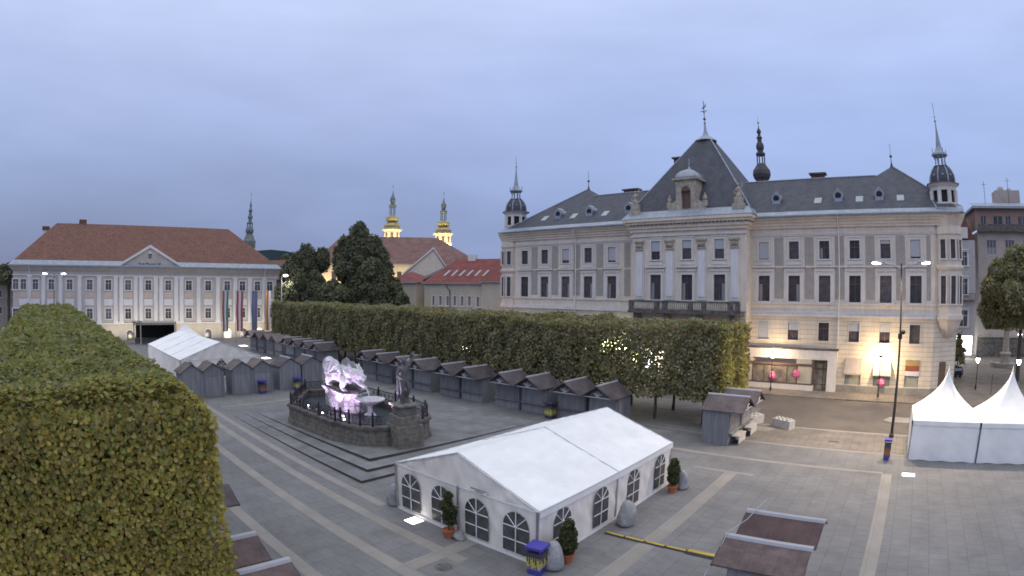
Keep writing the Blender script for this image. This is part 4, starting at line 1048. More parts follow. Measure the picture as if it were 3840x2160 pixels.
# ------------------------------------------------------------------ foliage
import numpy as np
rng = np.random.default_rng(11)
def leaf_mesh(name, P, N, S, tint, m):
    """one folded leaf (two quads) per point; N outward direction, S size, tint rgb"""
    n = len(P); N = N + rng.normal(0, .55, (n, 3)); N /= np.linalg.norm(N, axis=1)[:, None]
    T = rng.normal(0, 1, (n, 3)); T[:, 2] -= .5; T -= N * (T * N).sum(1)[:, None]; T /= np.linalg.norm(T, axis=1)[:, None]
    B = np.cross(N, T); S = S[:, None]
    base = P; tip = P + T * S * 1.05
    l1 = P + T * S * .25 + B * S * .48 + N * S * .14; l2 = P + T * S * .80 + B * S * .34 + N * S * .10
    r1 = P + T * S * .25 - B * S * .48 + N * S * .14; r2 = P + T * S * .80 - B * S * .34 + N * S * .10
    V = np.stack([base, l1, l2, tip, r2, r1], 1).reshape(-1, 3)
    me = bpy.data.meshes.new(name); me.vertices.add(6 * n); me.vertices.foreach_set('co', V.astype(np.float32).ravel())
    idx = (np.arange(n) * 6)[:, None] + np.array([0, 3, 2, 1, 0, 5, 4, 3])[None]
    me.loops.add(8 * n); me.loops.foreach_set('vertex_index', idx.ravel().astype(np.int32))
    me.polygons.add(2 * n); me.polygons.foreach_set('loop_start', (np.arange(2 * n) * 4).astype(np.int32))
    me.update(calc_edges=True)
    a = me.color_attributes.new('tint', 'FLOAT_COLOR', 'POINT')
    C = np.ones((6 * n, 4), np.float32); C[:, :3] = np.repeat(tint, 6, 0); a.data.foreach_set('color', C.ravel())
    me.materials.append(M[m]); me.validate(); return me
def lump(P, f, seed):
    r = np.random.default_rng(seed); o = np.zeros(len(P))
    for k in range(5):
        w = r.normal(0, f * (1 + k * .6), 3); o += np.sin(P @ w + r.uniform(0, 6.28)) / (1 + k * .5)
    return o / 2.3
def tints(n, P, seed, autumn=.08):
    """leaf-to-leaf colour differences: fresh, dull, yellowed and brown leaves"""
    b = rng.uniform(.76, 1.2, n)
    c = np.stack([b * rng.uniform(.85, 1.2, n), b, b * rng.uniform(.6, 1.2, n)], 1)
    l = lump(P, .8, seed)
    y = rng.random(n) < autumn * (1 + l)
    c[y] = np.stack([rng.uniform(1.2, 1.6, n), rng.uniform(1.0, 1.4, n), rng.uniform(.7, 1.3, n)], 1)[y]
    br = rng.random(n) < autumn * .8 * (1 - l)
    c[br] = np.stack([rng.uniform(.6, 1.05, n), rng.uniform(.48, .78, n), rng.uniform(.6, 1.0, n)], 1)[br]
    return c
def surf_leaves(quads, dens, size, jitter, seed):
    """scatter on rectangles (origin, u, v, n)"""
    PP, NN, SS = [], [], []
    for (o, u, v, nrm, dfun) in quads:
        o, u, v, nrm = map(lambda q: np.array(q, float), (o, u, v, nrm))
        area = np.linalg.norm(np.cross(u, v)); n = int(area * dens * (dfun or 1))
        a, b = rng.random(n), rng.random(n)
        p = o + a[:, None] * u + b[:, None] * v
        bulge = lump(p, .9, seed) * jitter * .9
        dep = rng.random(n) ** 1.6 * jitter * 2.2
        p = p + nrm * (bulge - dep + .06)[:, None]
        PP.append(p); NN.append(np.tile(nrm, (n, 1))); SS.append(rng.uniform(.7, 1.25, n) * size)
    return np.concatenate(PP), np.concatenate(NN), np.concatenate(SS)

# ---- near clipped hedge: one big block, X -84..-15.8, Y -3.3..5.2, z 2..8.2
H = thing('clipped_hedge', 'huge clipped block of yellow green plane foliage filling the lower left foreground', 'hedge', (-16, 1, 0))
X1, XF, YA, YB, ZT, ZB = -13.2, -71.0, -2.9, 4.35, 8.74, 3.2
P1, N1, S1 = surf_leaves([((X1, YA, ZB), (0, YB - YA, 0), (0, 0, ZT - ZB), (1, 0, 0), 1)], 440, .122, .13, 5)
segs = [(-13.2, -18, 240, .14), (-18, -27, 130, .175), (-27, -42, 60, .24), (-42, -71, 28, .33)]
PP, NN, SS = [P1], [N1], [S1]
for a, b_, dn, sz in segs:
    p, n_, s_ = surf_leaves([((a, YA, ZT), (b_ - a, 0, 0), (0, YB - YA, 0), (0, 0, 1), 1), ((a, YB, ZT - 2.4), (b_ - a, 0, 0), (0, 0, 2.4), (0, 1, 0), .8), ((a, YA, ZT - 2.4), (b_ - a, 0, 0), (0, 0, 2.4), (0, -1, 0), .6)], dn, sz, .15, 5)
    PP.append(p); NN.append(n_); SS.append(s_)
P_, N_, S_ = np.concatenate(PP), np.concatenate(NN), np.concatenate(SS)
# rounded shoulders: pull the leaves in along the block's edges
def shoulder(P, x0, x1, y0, y1, zt, r=.7):
    dx = np.minimum(P[:, 0] - x0, x1 - P[:, 0]).clip(0, r); dy = np.minimum(P[:, 1] - y0, y1 - P[:, 1]).clip(0, r); dz = (zt - P[:, 2]).clip(0, r)
    e = ((r - dy) / r) ** 2 * ((r - dz) / r) ** 2
    e2 = ((r - dx) / r) ** 2 * ((r - dz) / r) ** 2
    P = P.copy(); P[:, 2] -= (e + e2) * r * .38
    P[:, 1] -= np.sign(P[:, 1] - (y0 + y1) / 2) * e * r * .38; P[:, 0] -= np.sign(P[:, 0] - (x0 + x1) / 2) * e2 * r * .38
    return P
_h = (lump(P_, 2.3, 21) > .68) & (rng.random(len(P_)) < .45)
P_, N_, S_ = P_[~_h], N_[~_h], S_[~_h] * rng.uniform(.8, 1.15, (~_h).sum())
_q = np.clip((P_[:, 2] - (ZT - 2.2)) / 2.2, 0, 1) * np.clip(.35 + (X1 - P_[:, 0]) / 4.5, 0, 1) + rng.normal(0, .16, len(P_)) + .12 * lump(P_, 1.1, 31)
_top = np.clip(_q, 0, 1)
P_ = shoulder(P_, XF, X1, YA, YB, ZT, 1.0)
loc = np.array([-16, 1, 0])
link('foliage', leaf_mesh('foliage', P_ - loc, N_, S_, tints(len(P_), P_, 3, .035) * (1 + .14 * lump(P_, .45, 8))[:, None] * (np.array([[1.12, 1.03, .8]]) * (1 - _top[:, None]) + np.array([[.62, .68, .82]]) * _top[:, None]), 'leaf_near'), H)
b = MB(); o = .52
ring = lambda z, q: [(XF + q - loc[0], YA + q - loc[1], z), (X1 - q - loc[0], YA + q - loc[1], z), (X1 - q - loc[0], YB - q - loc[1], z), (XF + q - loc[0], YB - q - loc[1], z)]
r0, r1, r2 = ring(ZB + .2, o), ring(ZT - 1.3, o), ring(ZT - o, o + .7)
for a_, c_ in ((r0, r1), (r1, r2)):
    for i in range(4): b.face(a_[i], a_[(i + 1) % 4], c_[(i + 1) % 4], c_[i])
b.face(*r2); b.face(*reversed(r0)); b.build('dark_core', 'leaf_core', H)  # added solid block; shade between the leaves put into its dark colour
for k in range(6):
    b = MB(); b.tube([(-1.2 - k * 4.6, 1.6, 0), (-1.2 - k * 4.6, 1.6, 3.6)], [.16, .12], 8); b.build('trunk', 'bark', H)

# ---- row of clipped trees on the north side: every tree its own crown and trunk, sharing four meshes
def clipped_crown(seed, w=4.5, d=3.6, z0=2.3, z1=8.35, dens=58, size=.225, hole_t=.66, thin=1.0):
    q = [((-w / 2, -d / 2, z0), (w, 0, 0), (0, 0, z1 - z0), (0, -1, 0), 1.35), ((-w / 2, d / 2, z0), (w, 0, 0), (0, 0, z1 - z0), (0, 1, 0), .6),
         ((-w / 2, -d / 2, z1), (w, 0, 0), (0, d, 0), (0, 0, 1), 1.3), ((-w / 2, -d / 2, z0), (w, 0, 0), (0, d, 0), (0, 0, -1), .7)]
    P, N, S = surf_leaves(q, dens, size, .30, seed)
    n2 = int(w * d * (z1 - z0) * 11 * thin); V = np.stack([rng.uniform(-w / 2, w / 2, n2), rng.uniform(-d / 2, d / 2, n2), rng.uniform(z0, z1, n2)], 1)
    P = np.concatenate([P, V]); N = np.concatenate([N, rng.normal(0, 1, (n2, 3))]); S = np.concatenate([S, rng.uniform(.8, 1.2, n2) * size])
    hole = lump(P * np.array([1, .25, 1]), 1.5, seed + 40) > hole_t
    hole |= rng.random(len(P)) > thin
    P, N, S = P[~hole], N[~hole], S[~hole]
    cx = np.abs(P[:, 0]) / (w / 2); P[:, 2] -= .65 * np.clip(cx - .45, 0, 1) * (P[:, 2] > 6.8); P[:, 1] *= 1 - .22 * np.clip(cx - .6, 0, 1) / .4; P[:, 2] += .7 * np.clip(cx - .5, 0, 1) * (P[:, 2] < 3.5)
    return leaf_mesh('crown', P, N, S, tints(len(P), P, seed, .10), 'leaf_far')
crowns = [clipped_crown(60 + k) for k in range(4)]
thin_crowns = [clipped_crown(80 + k, hole_t=.46, thin=.55) for k in range(2)]
def end_crown():  # lit end face: its light is put into brighter, yellower leaves
    w, d, z0, z1 = 4.5, 3.6, 2.3, 8.35
    P, N, S = surf_leaves([((w / 2 - .1, -d / 2, z0), (0, d, 0), (0, 0, z1 - z0), (1, 0, 0), 1.2)], 80, .21, .3, 77)
    return leaf_mesh('crown_end', P, N, S, tints(len(P), P, 77, .16), 'leaf_near')
def trunk_mesh():
    b = MB(); b.tube([(0, 0, -.15), (.05, 0, 1.2), (-.03, .04, 2.6), (.02, 0, 4.6)], [.17, .13, .11, .08], 8)
    for k in range(6):
        a = k * 1.05; z = 2.5 + k * .75; b.tube([(0, 0, z), (1.1 * cos(a), .7 * sin(a), z + .7), (1.9 * cos(a), 1.3 * sin(a), z + 1.0)], [.06, .04, .02], 5)
    return b.mesh('trunk', 'bark')
tm = trunk_mesh(); endm = end_crown()
rowgrp = 'clipped trees standing in two rows along the road'
kk = 0
for row, yy in enumerate((43.0, 47.0)):
    for k in range(17):
        x = -15.95 - k * 4.5; endt = (k == 0)
        lab = ('clipped tree of the front row, merging into the long green screen behind the stalls' if row == 0 else 'clipped tree of the rear row, only its top seen behind the front row')
        if endt: lab = ('clipped tree with bright end face at the right end of the front row' if row == 0 else 'clipped rear row tree at the right end nearest the road')
        if k == 1 and row == 0: lab = 'clipped front row tree with visible trunk, second from the right end'
        if k == 16: lab = 'farthest clipped tree at the left end of the ' + ('front' if row == 0 else 'rear') + ' row near the town hall'
        t = thing('clipped_tree', lab, 'tree', (x, yy, 0), 0, None if (endt or k == 16 or (k == 1 and row == 0)) else rowgrp + (', front' if row == 0 else ', rear'))
        c = link('crown', thin_crowns[row] if k in (1, 2) else crowns[(k * 3 + row) % 4], t); c.scale = (1.02, 1, rng.uniform(.975, 1.025))
        if (k + row) % 2: c.rotation_euler = (0, 0, 0)
        if endt: link('crown', endm, t)
        if k == 16: e_ = link('crown', endm, t); e_.rotation_euler = (0, 0, pi)
        link('trunk', tm, t)

# ---- big free-standing trees
def big_tree(name, label, az, d, ehi, elo, width, m='leaf_dark', n=26000, size=.55, seed=1, tips=(), cat='tree', shape=1.0, trunk_r=.5, yel=.03):
    x, y = at(az, d); t = thing(name, label, cat, (x, y, 0))
    zt, zb = zz(ehi, d), max(1.5, zz(elo, d)); r0 = width / 2
    cl = []
    rr = np.random.default_rng(seed)
    for k in range(46):
        f = rr.random() ** .8; z = zb + f * (zt - zb); R = r0 * (1 - f ** (1.7 * shape)) * rr.uniform(.35, .95)
        a = rr.uniform(0, 6.28); cl.append((R * cos(a), R * sin(a), z - .6, rr.uniform(.10, .2) * width * (1.15 - f * .75), rr.uniform(.75, 1.25)))
    cl += [(dx, dy, zz(e, d) - s, s, 1.0) for dx, dy, e, s in tips]
    PP, NN, TT = [], [], []
    tot = sum(c[3] ** 2 for c in cl)
    for (cx, cy, cz, cr, br) in cl:
        k = int(n * cr ** 2 / tot); v = rr.normal(0, 1, (k, 3)); v /= np.linalg.norm(v, axis=1)[:, None]
        rad = cr * rr.uniform(.55, 1.08, k) ** .6 * (1 + .22 * lump(v * 2.2, 1.3, seed + int(cr * 100)))
        p = np.array([cx, cy, cz]) + v * rad[:, None] * np.array([1, 1, 1.15]); PP.append(p); NN.append(v); TT.append(np.full(k, br))
    P, N, B = np.concatenate(PP), np.concatenate(NN), np.concatenate(TT)
    ok = P[:, 2] > zb - 1.0; P, N, B = P[ok], N[ok], B[ok]
    link('crown', leaf_mesh('crown', P, N, rng.uniform(.7, 1.3, len(P)) * size, tints(len(P), P, seed, yel) * B[:, None], m), t)
    b = MB(); b.tube([(0, 0, -.2), (0, 0, zb), (0, 0, zb + (zt - zb) * .75)], [trunk_r, trunk_r * .75, trunk_r * .2], 8)
    for k in range(7):
        a = k * .9; z = zb + (zt - zb) * (.05 + .08 * k); b.tube([(0, 0, z), (r0 * .45 * cos(a), r0 * .45 * sin(a), z + 1.5)], [trunk_r * .3, .06], 5)
    b.build('trunk', 'bark', t)
    return t
def dxy(az, s): return (cos(radians(-az)) * s, sin(radians(-az)) * s)
def tip(az0, az, e, s, d):
    q = radians(az - az0) * d; return (cos(radians(-az0)) * q, sin(radians(-az0)) * q, e, s)
D1 = 105
big_tree('dark_tree', 'tall dense dark tree, the highest crown, left of the twin church towers', -56.2, D1, .106, -.03, 12.5, seed=4, n=60000, size=.42, shape=1.2, tips=[tip(-56.2, -56.3, .113, 1.1, D1), tip(-56.2, -56.3, .108, 1.8, D1), tip(-56.2, -57.6, .088, 1.4, D1), tip(-56.2, -58.4, .070, 1.1, D1), tip(-56.2, -54.8, .088, 1.5, D1), tip(-56.2, -54.2, .070, 1.8, D1), tip(-56.2, -57.2, .075, 2.4, D1), tip(-56.2, -55.3, .08, 2.4, D1), tip(-56.2, -54.0, .05, 2.2, D1), tip(-56.2, -56.3, .09, 2.8, D1)])
big_tree('dark_tree', 'dark rounded tree with two tops just right of the town hall', -61.6, 115, .058, -.03, 12, seed=9, n=45000, size=.42, shape=1.3, tips=[tip(-61.6, -61.8, .0695, 2.0, 115), tip(-61.6, -60.1, .066, 1.2, 115), tip(-61.6, -60.2, .058, 1.8, 115), tip(-61.6, -62.7, .055, 2.0, 115), tip(-61.6, -63.3, .04, 2.2, 115)])
big_tree('dark_tree', 'low dark tree below the tallest dark tree, before the small red hipped roof', -54.0, 92, .035, -.04, 8.0, seed=12, n=36000, size=.38, shape=1.5, tips=[tip(-54.0, -54.9, .045, 1.8, 92), tip(-54.0, -52.5, .002, 1.3, 92), tip(-54.0, -52.9, .014, 1.6, 92)])
big_tree('dark_tree', 'dark olive undergrowth tree between the two tall dark trees, church lights behind it', -58.9, 98, .012, -.04, 8.5, seed=15, n=20000, size=.4, shape=1.5)
big_tree('dark_tree', 'dark tree behind the street lamp at the right corner of the town hall', -62.9, 118, .022, -.055, 6, seed=18, n=20000, size=.42, shape=1.5)
big_tree('distant_tree', 'small distant tree on the skyline right of the green spire', -63.9, 170, .057, .0, 9, seed=19, n=14000, size=.6, shape=1.2)
big_tree('dark_tree', 'hazy dark tree behind the left end of the town hall roof', -93.6, 145, .031, .008, 10, seed=21, n=9000, size=.6, shape=1.4)
big_tree('street_tree', 'broad dark green tree before the grey apartment block at the right edge', 13.3, 80, .066, -.045, 11.0, seed=33, n=60000, size=.34, m='leaf_far', shape=1.6, trunk_r=.35, tips=[tip(13.3, 12.9, .070, 2.2, 80), tip(13.3, 10.8, .048, 1.6, 80), tip(13.3, 9.9, .02, 1.5, 80), tip(13.3, 9.8, -.01, 1.6, 80), tip(13.3, 10.2, -.03, 1.4, 80), tip(13.3, 12.4, .0, 3.0, 80), tip(13.3, 13.6, .03, 3.0, 80)])
big_tree('street_tree', 'small thin tree against the lit shop right of the ornate building', 6.55, 80, -.062, -.105, 2.4, seed=35, n=1600, size=.3, m='leaf_far', trunk_r=.1)

# ------------------------------------------------------------------ market stalls
def stall(w=2.85, dep=2.0, over=1.1, zr=3.4, ze=2.42, roof='stall_roof', side=.16, back=.12, star=True, cap=True, label='', group='wooden market stalls', counter=False):
    t = thing('market_stall', label, 'market stall', (0, 0, 0), 0, group)
    wl = ze + .12
    b = MB(); b.xprism([(-w / 2, 0), (w / 2, 0), (w / 2, wl), (0, zr - .06), (-w / 2, wl)], 0, dep); b.build('wall', 'stall_wall', t)
    b = MB(); b.box(-w / 2 + .12, w / 2 - .12, -.05, -.005, .95, 2.2); b.box(-w / 2 + .1, w / 2 - .1, -.03, 0, .1, .88); b.split('shutter', 'shutter_wood', t, .01)
    b = MB(); b.box(-w / 2 + .3, w / 2 - .3, dep, dep + .03, .05, 2.05); b.build('door', 'shutter_wood', t)
    b = MB(); b.box(-w / 2 + .08, w / 2 - .08, -.30, -.0, .90, .94); b.build('counter', 'stall_wall', t)
    hw = w / 2 + side; b = MB()
    zc = lambda x: zr - (zr - ze) * abs(x) / hw
    for s in (-1, 1):
        b.xprism([(0, zr), (s * hw, ze), (s * hw, ze + .07), (0, zr + .08)] if s < 0 else [(0, zr), (0, zr + .08), (s * hw, ze + .07), (s * hw, ze)][::-1], -over, dep + back)
    b.build('roof', roof, t)
    if cap:
        b = MB(); b.xprism([(-.13, zr + .02), (.13, zr + .02), (.09, zr + .11), (0, zr + .14), (-.09, zr + .11)], -over - .03, dep + back + .03); b.build('ridge_cap', 'cap_white', t)
    if star:
        b = MB(); y = -over + .12
        b.tube([(-hw + .15, y, ze + .06), (hw - .15, y, ze + .06)], .05, 5)
        for dx, dz in ((-.42, .42), (0, .62), (.42, .42), (-.2, .5), (.2, .5)): b.tube([(0, y, ze + .08), (dx, y, ze + .08 + dz * .8)], .035, 5)
        b.build('gable_truss', 'cap_white', t)
    b = MB(); y = -over - .02
    for s in (-1, 1): b.tube([(s * (hw - .02), y, ze + .0), (0, y, zr)], .05, 4)
    b.build('barge_board', 'stall_roof', t)
    return t
G1 = 'market stalls in a row before the long green screen'
base = stall(label='x')
first = True
def put(lab, x, y, rot, grp, src, sx_=1.0):
    global first
    if first and src is base: o = base; first = False; o.location = (x, y, 0); o.rotation_euler = (0, 0, rot); o['label'] = lab; o['group'] = grp
    else: o = dup(src, (x, y, 0), rot, lab, grp)
    return o
row = [(-22.95, 'dark roofed stall at the near right end of the row before the clipped trees'), (-26.15, 'stall joined to the left side of the near right end stall of the long row'),
       (-30.15, 'third stall from the near right end of the long row, beside a bin'), (-33.35, 'fourth stall from the near right end, joined to the third'),
       (-37.9, 'fifth stall from the near right end, right half of the pair behind the statue pillar'), (-41.1, 'sixth stall from the near right end, left half of the pair behind the statue pillar'),
       (-45.4, 'seventh stall from the near right end, just right of the bronze figure'), (-48.6, 'eighth stall, hidden partly by the bronze figure'),
       (-52.3, 'ninth stall, right half of the pair behind the dragon head'), (-55.4, 'tenth stall, left half of the pair beside the blue round sign')]
for x, lab in row: put(lab, x, 38.45, 0, G1, base)
far = [(-66.9, 'far stall nearest the round blue sign, right end of the distant group'), (-70.0, 'second far stall from the round blue sign'), (-73.4, 'third far stall from the round blue sign'), (-76.5, 'fourth far stall from the round blue sign')]
for x, lab in far: put(lab, x, 38.2, 0, 'distant market stalls', base)
pale = stall(label='pale roofed far stall, fifth from the round blue sign', roof='stall_roof_pale', star=False, cap=False, group='distant pale roofed stalls')
pale.location = (-80.9, 38.2, 0)
for x, lab in ((-84.2, 'pale roofed far stall, sixth from the round blue sign'), (-88.0, 'pale roofed far stall, seventh from the round blue sign'), (-91.4, 'pale roofed stall at the far left end of the distant group below the flags')): dup(pale, (x, 38.2, 0), 0, lab)
b_ = stall(w=2.4, zr=3.4, ze=2.55, over=.35, roof='stall_roof_pale', star=False, cap=False, label='stall with pale roof seen from behind, next to the orange bin', group='stalls left of the fountain')
b_.location = (-56.4, 23.7, 0); b_.rotation_euler = (0, 0, -pi / 2)
# stall() front is local -y; turned so that its closed back looks at the fountain
for y, lab in ((21.3, 'middle left stall seen from behind, left of the orange bin stall'), (18.0, 'left stall seen from behind, right of the hedge, paired with the hedge stall'), (15.6, 'left stall half hidden behind the hedge foliage')): dup(b_, (-56.4, y, 0), -pi / 2, lab)
c_ = stall(w=2.6, zr=3.4, ze=2.55, over=.35, star=False, label='dark roofed stall seen from behind, beside the yellow bin', group='dark stalls left of the fountain')
c_.location = (-56.4, 27.1, 0); c_.rotation_euler = (0, 0, -pi / 2)
dup(c_, (-56.4, 29.9, 0), -pi / 2, 'dark roofed stall seen from behind, between dragon tail and yellow bin stall')
# single pair by the road
e_ = stall(w=2.8, dep=2.1, over=1.05, zr=3.42, ze=2.5, label='nearer stall of the pair by the road, counter at its right side', group='pair of stalls by the road')
e_.location = (-11.9, 39.15, 0); e_.rotation_euler = (0, 0, pi / 2)
for s_ in (0,):
    bb = MB(); bb.box(-.9, .9, -.75, -.1, .62, .70); bb.box(-.85, .85, -.72, -.66, .1, .62); o = bb.build('counter', 'concrete', e_)
dup(e_, (-11.8, 41.95, 0), pi / 2, 'brown roofed stall by the road, directly behind the lone grey roofed stall')
# foreground stalls, bottom right
f1 = stall(w=2.1, dep=2.0, over=.5, zr=3.3, ze=2.75, side=.12, back=.45, label='nearest stall at the bottom edge with worn brown roof and white ridge cap', group='two stalls at the bottom right', roof='stall_roof_mid', star=False)
f1.location = (-4.3, 16.3, 0); f1.rotation_euler = (0, 0, -pi / 2)
f2 = stall(w=2.1, dep=2.0, over=.5, zr=3.3, ze=2.75, side=.12, back=.45, label='dark brown roofed stall behind the nearest stall at bottom right', group='two stalls at the bottom right', roof='stall_roof_dark', star=False)
f2.location = (-4.3, 18.65, 0); f2.rotation_euler = (0, 0, -pi / 2)
# guy rope over the two ridges
b = MB(); b.tube([(-5.0, 14.6, 2.1), (-4.75, 16.3, 3.5), (-4.6, 18.0, 3.3), (-4.45, 18.65, 3.5), (-4.3, 19.4, 3.6)], .018, 4); tag(b.build('rope', 'cap_white'), 'thin pale rope slung over the ridges of the two bottom right stalls', 'rope')
# foreground stalls, bottom left under the hedge
for x, y, lab, rf in ((-13.65, 4.85, 'brown roofed stall cut by the bottom edge, under the hedge corner', 'stall_roof_mid'), (-15.85, 4.75, 'brown roofed stall with pale ridge cap, second under the hedge corner', 'stall_roof_mid'), (-20.7, 5.7, 'dark roofed stall half hidden behind the right edge of the near hedge', 'stall_roof')):
    s = stall(w=1.95, dep=1.0, over=1.35, zr=3.3, ze=2.8, side=.1, back=.1, label=lab, group='stalls under the near hedge', roof=rf, star=False, cap=(x > -20)); s.location = (x, y, 0); s.rotation_euler = (0, 0, pi)

# ------------------------------------------------------------------ tents
def arched(mb, x, z0, w, h, y, cur=0):
    r = w / 2; n = 10
    mb.cur = cur; mb.xprism([(x - r, z0), (x + r, z0)] + [(x + r * cos(pi * a / n), z0 + h - r + r * sin(pi * a / n)) for a in range(n + 1)], y - .012, y)
def arched_bars(mb, x, z0, w, h, y):
    r = w / 2; t = .022; zc = z0 + h - r
    mb.box(x - t, x + t, y - .03, y - .012, z0, z0 + h)
    mb.box(x - r, x + r, y - .03, y - .012, zc - t, zc + t); mb.box(x - r, x + r, y - .03, y - .012, z0 + (zc - z0) * .48 - t, z0 + (zc - z0) * .48 + t)
    for a in (pi / 4, 3 * pi / 4): mb.tube([(x, y - .02, zc), (x + r * cos(a), y - .02, zc + r * sin(a))], t, 4)
def wavy_wall(x0, x1, z0, z1, y, seed, nx=60, nz=14, amp=.05, z1b=None):
    amp *= 1.35
    """hanging canvas between two points with folds; returns MB"""
    b = MB(); rr = random.Random(seed); ph = [rr.uniform(0, 6.3) for _ in range(6)]
    for j in range(nz + 1):
        for i in range(nx + 1):
            u = i / nx; v = j / nz; x = x0 + (x1 - x0) * u; z = z0 + (z1 - z0) * v
            f = sin(x * 3.1 + v * 2 + ph[0]) * .45 + sin(x * 7.3 - v * 3 + ph[1]) * .3 + sin((x + z * 1.2) * 5 + ph[2]) * .25 + sin(x * 13 + z * 5 + ph[3]) * .12
            b.v.append((x, y + f * amp * sin(pi * min(1, max(0, v))) ** .5, z + (.02 * sin(x * 4 + ph[4]) if j == 0 else 0)))
    for j in range(nz):
        for i in range(nx):
            a = j * (nx + 1) + i; b.f.append((a, a + 1, a + nx + 2, a + nx + 1)); b.m.append(0)
    return b
def marquee(label, W, L, ze, zr, loc, rot, bays, gable_wins=4, side_wins=True, detail=True):
    """front gable at local y=0 facing -y, x from 0..W, length along +y"""
    t = thing('frame_tent', label, 'tent', loc, rot)
    b = MB(); nx, ny = 28, bays * 20; zf = lambda x: zr - (zr - ze) * abs(x - W / 2) / (W / 2)
    for s in (0, 1):
        i0 = len(b.v)
        for j in range(ny + 1):
            for i in range(nx + 1):
                x = W / 2 * i / nx if s == 0 else W / 2 + W / 2 * i / nx; y = L * j / ny
                f = (y / (L / bays)) % 1; sag = -.07 * sin(pi * f) * sin(pi * i / nx) + .014 * sin(x * 9 + y * 1.3) + .012 * sin(y * 7 + x * 2)
                xe = x; ov = .05
                if s == 0 and i == 0: xe = -ov
                if s == 1 and i == nx: xe = W + ov
                b.v.append((xe, y + (-.06 if j == 0 else (.06 if j == ny else 0)), zf(x) + sag))
        for j in range(ny):
            for i in range(nx):
                a = i0 + j * (nx + 1) + i; b.f.append((a, a + 1, a + nx + 2, a + nx + 1)); b.m.append(0)
    b.build('roof', 'canvas', t, True)
    b = MB()
    for k in range(bays + 1):
        y = L * k / bays; e = .02
        for s in (-1, 1):
            x1 = W / 2 + s * W / 2; p = [(W / 2, y, zr + e), (x1, y, ze + e)]; b.tube(p, .022, 4)
    b.tube([(-.05, 0, ze), (-.05, L, ze)], .04, 5); b.tube([(W + .05, 0, ze), (W + .05, L, ze)], .04, 5)
    b.build('roof_seam', 'seam', t)
    # gable walls
    for y, nm in ((0, 0), (L, 1)):
        w = wavy_wall(0, W, 0.02, ze, y, 4 + nm, 90, 14, .05); 
        i0 = len(w.v); n = 40; 
        for j in range(9):
            for i in range(n + 1):
                x = W * i / n; zt = zf(x); z = ze + (zt - ze) * j / 8
                w.v.append((x, y + .05 * sin(pi * j / 8) * (sin(x * 4) + .6 * sin(x * 9 + z * 3)), z))
        for j in range(8):
            for i in range(n):
                a = i0 + j * (n + 1) + i; w.f.append((a, a + 1, a + n + 2, a + n + 1)); w.m.append(0)
        w.build('gable_wall', 'canvas_wall', t, True)
    for x, nm in ((0, 0), (W, 1)):
        w = wavy_wall(0, L, .02, ze, 0, 9 + nm, 110, 14, .06)
        w.v = [(x + (q[1] if nm else -q[1]), q[0], q[2]) for q in w.v]
        if nm == 0: w.f = [tuple(reversed(f)) for f in w.f]
        w.build('side_wall', 'canvas_wall', t, True)
    # lower skirt and valance
    b = MB(); b.box(-.05, W + .05, -.07, -.05, .0, .14); b.box(W + .05, W + .07, -.05, L + .05, .0, .14); b.box(-.07, -.05, -.05, L + .05, 0, .14); b.box(W + .05, W + .075, -.02, L, ze - .3, ze - .02); b.box(0, W, -.085, -.065, ze - .05, ze + .0); b.build('valance', 'canvas', t)
    wx = [W * (k + .5) / gable_wins for k in range(gable_wins)]
    for x in wx:
        b = MB(); arched(b, x, .26, 1.38, 1.9, -.06); wobj = b.build('window', 'tent_window', t)
        b = MB(); arched_bars(b, x, .26, 1.38, 1.9, -.06); b.build('window_bars', 'canvas', wobj)
    if side_wins:
        for k in range(bays * 2 if bays < 4 else bays):
            nb = bays * 2 if bays < 4 else bays; y = L * (k + .5) / nb
            b = MB(); arched(b, 0, .26, 1.25, 1.9, 0); wobj = b.build('window', 'tent_window', t); wobj.location = (W + .06, y, 0); wobj.rotation_euler = (0, 0, pi / 2)
            b = MB(); arched_bars(b, 0, .26, 1.25, 1.9, 0); b.build('window_bars', 'canvas', wobj)
    for (x, y) in [(0, 0), (W, 0), (W / 2, 0), (0, L), (W, L)] + [(W, L * k / bays) for k in range(1, bays)]:
        b = MB(); s = .045; b.box(x - s, x + s, y - s - .08, y + s - .08, 0, ze if x != W / 2 else ze); b.build('pole', 'alu', t)
    if False:
        cu = bpy.data.curves.new('lettering', 'FONT'); cu.body = 'ZELTVERLEIH\nTENT'; cu.size = .13; cu.extrude = .002; cu.materials.append(M['copper'])
    return t
Tn = marquee('large white frame tent with arched windows in the middle foreground', 8.9, 12.4, 2.48, 4.02, (-21.3, 16.25, 0), 0, 2, detail=False)
b = MB()
b.box(5.28, 6.25, -.118, -.112, 2.50, 2.70)
for k in range(11): b.box(5.3 + k * .085, 5.3 + k * .085 + .055, -.13, -.12, 2.62, 2.68)
for k in range(6): b.box(5.55 + k * .085, 5.55 + k * .085 + .055, -.13, -.12, 2.53, 2.58)
b.m = [1] * 6 + [0] * (len(b.m) - 6); b.build('print', ['copper', 'canvas'], Tn)
marquee('second white frame tent further back, left of the fountain before the town hall', 11.0, 20.0, 2.4, 4.36, (-65.7, 17.4, 0), radians(90), 4, gable_wins=5, detail=False)
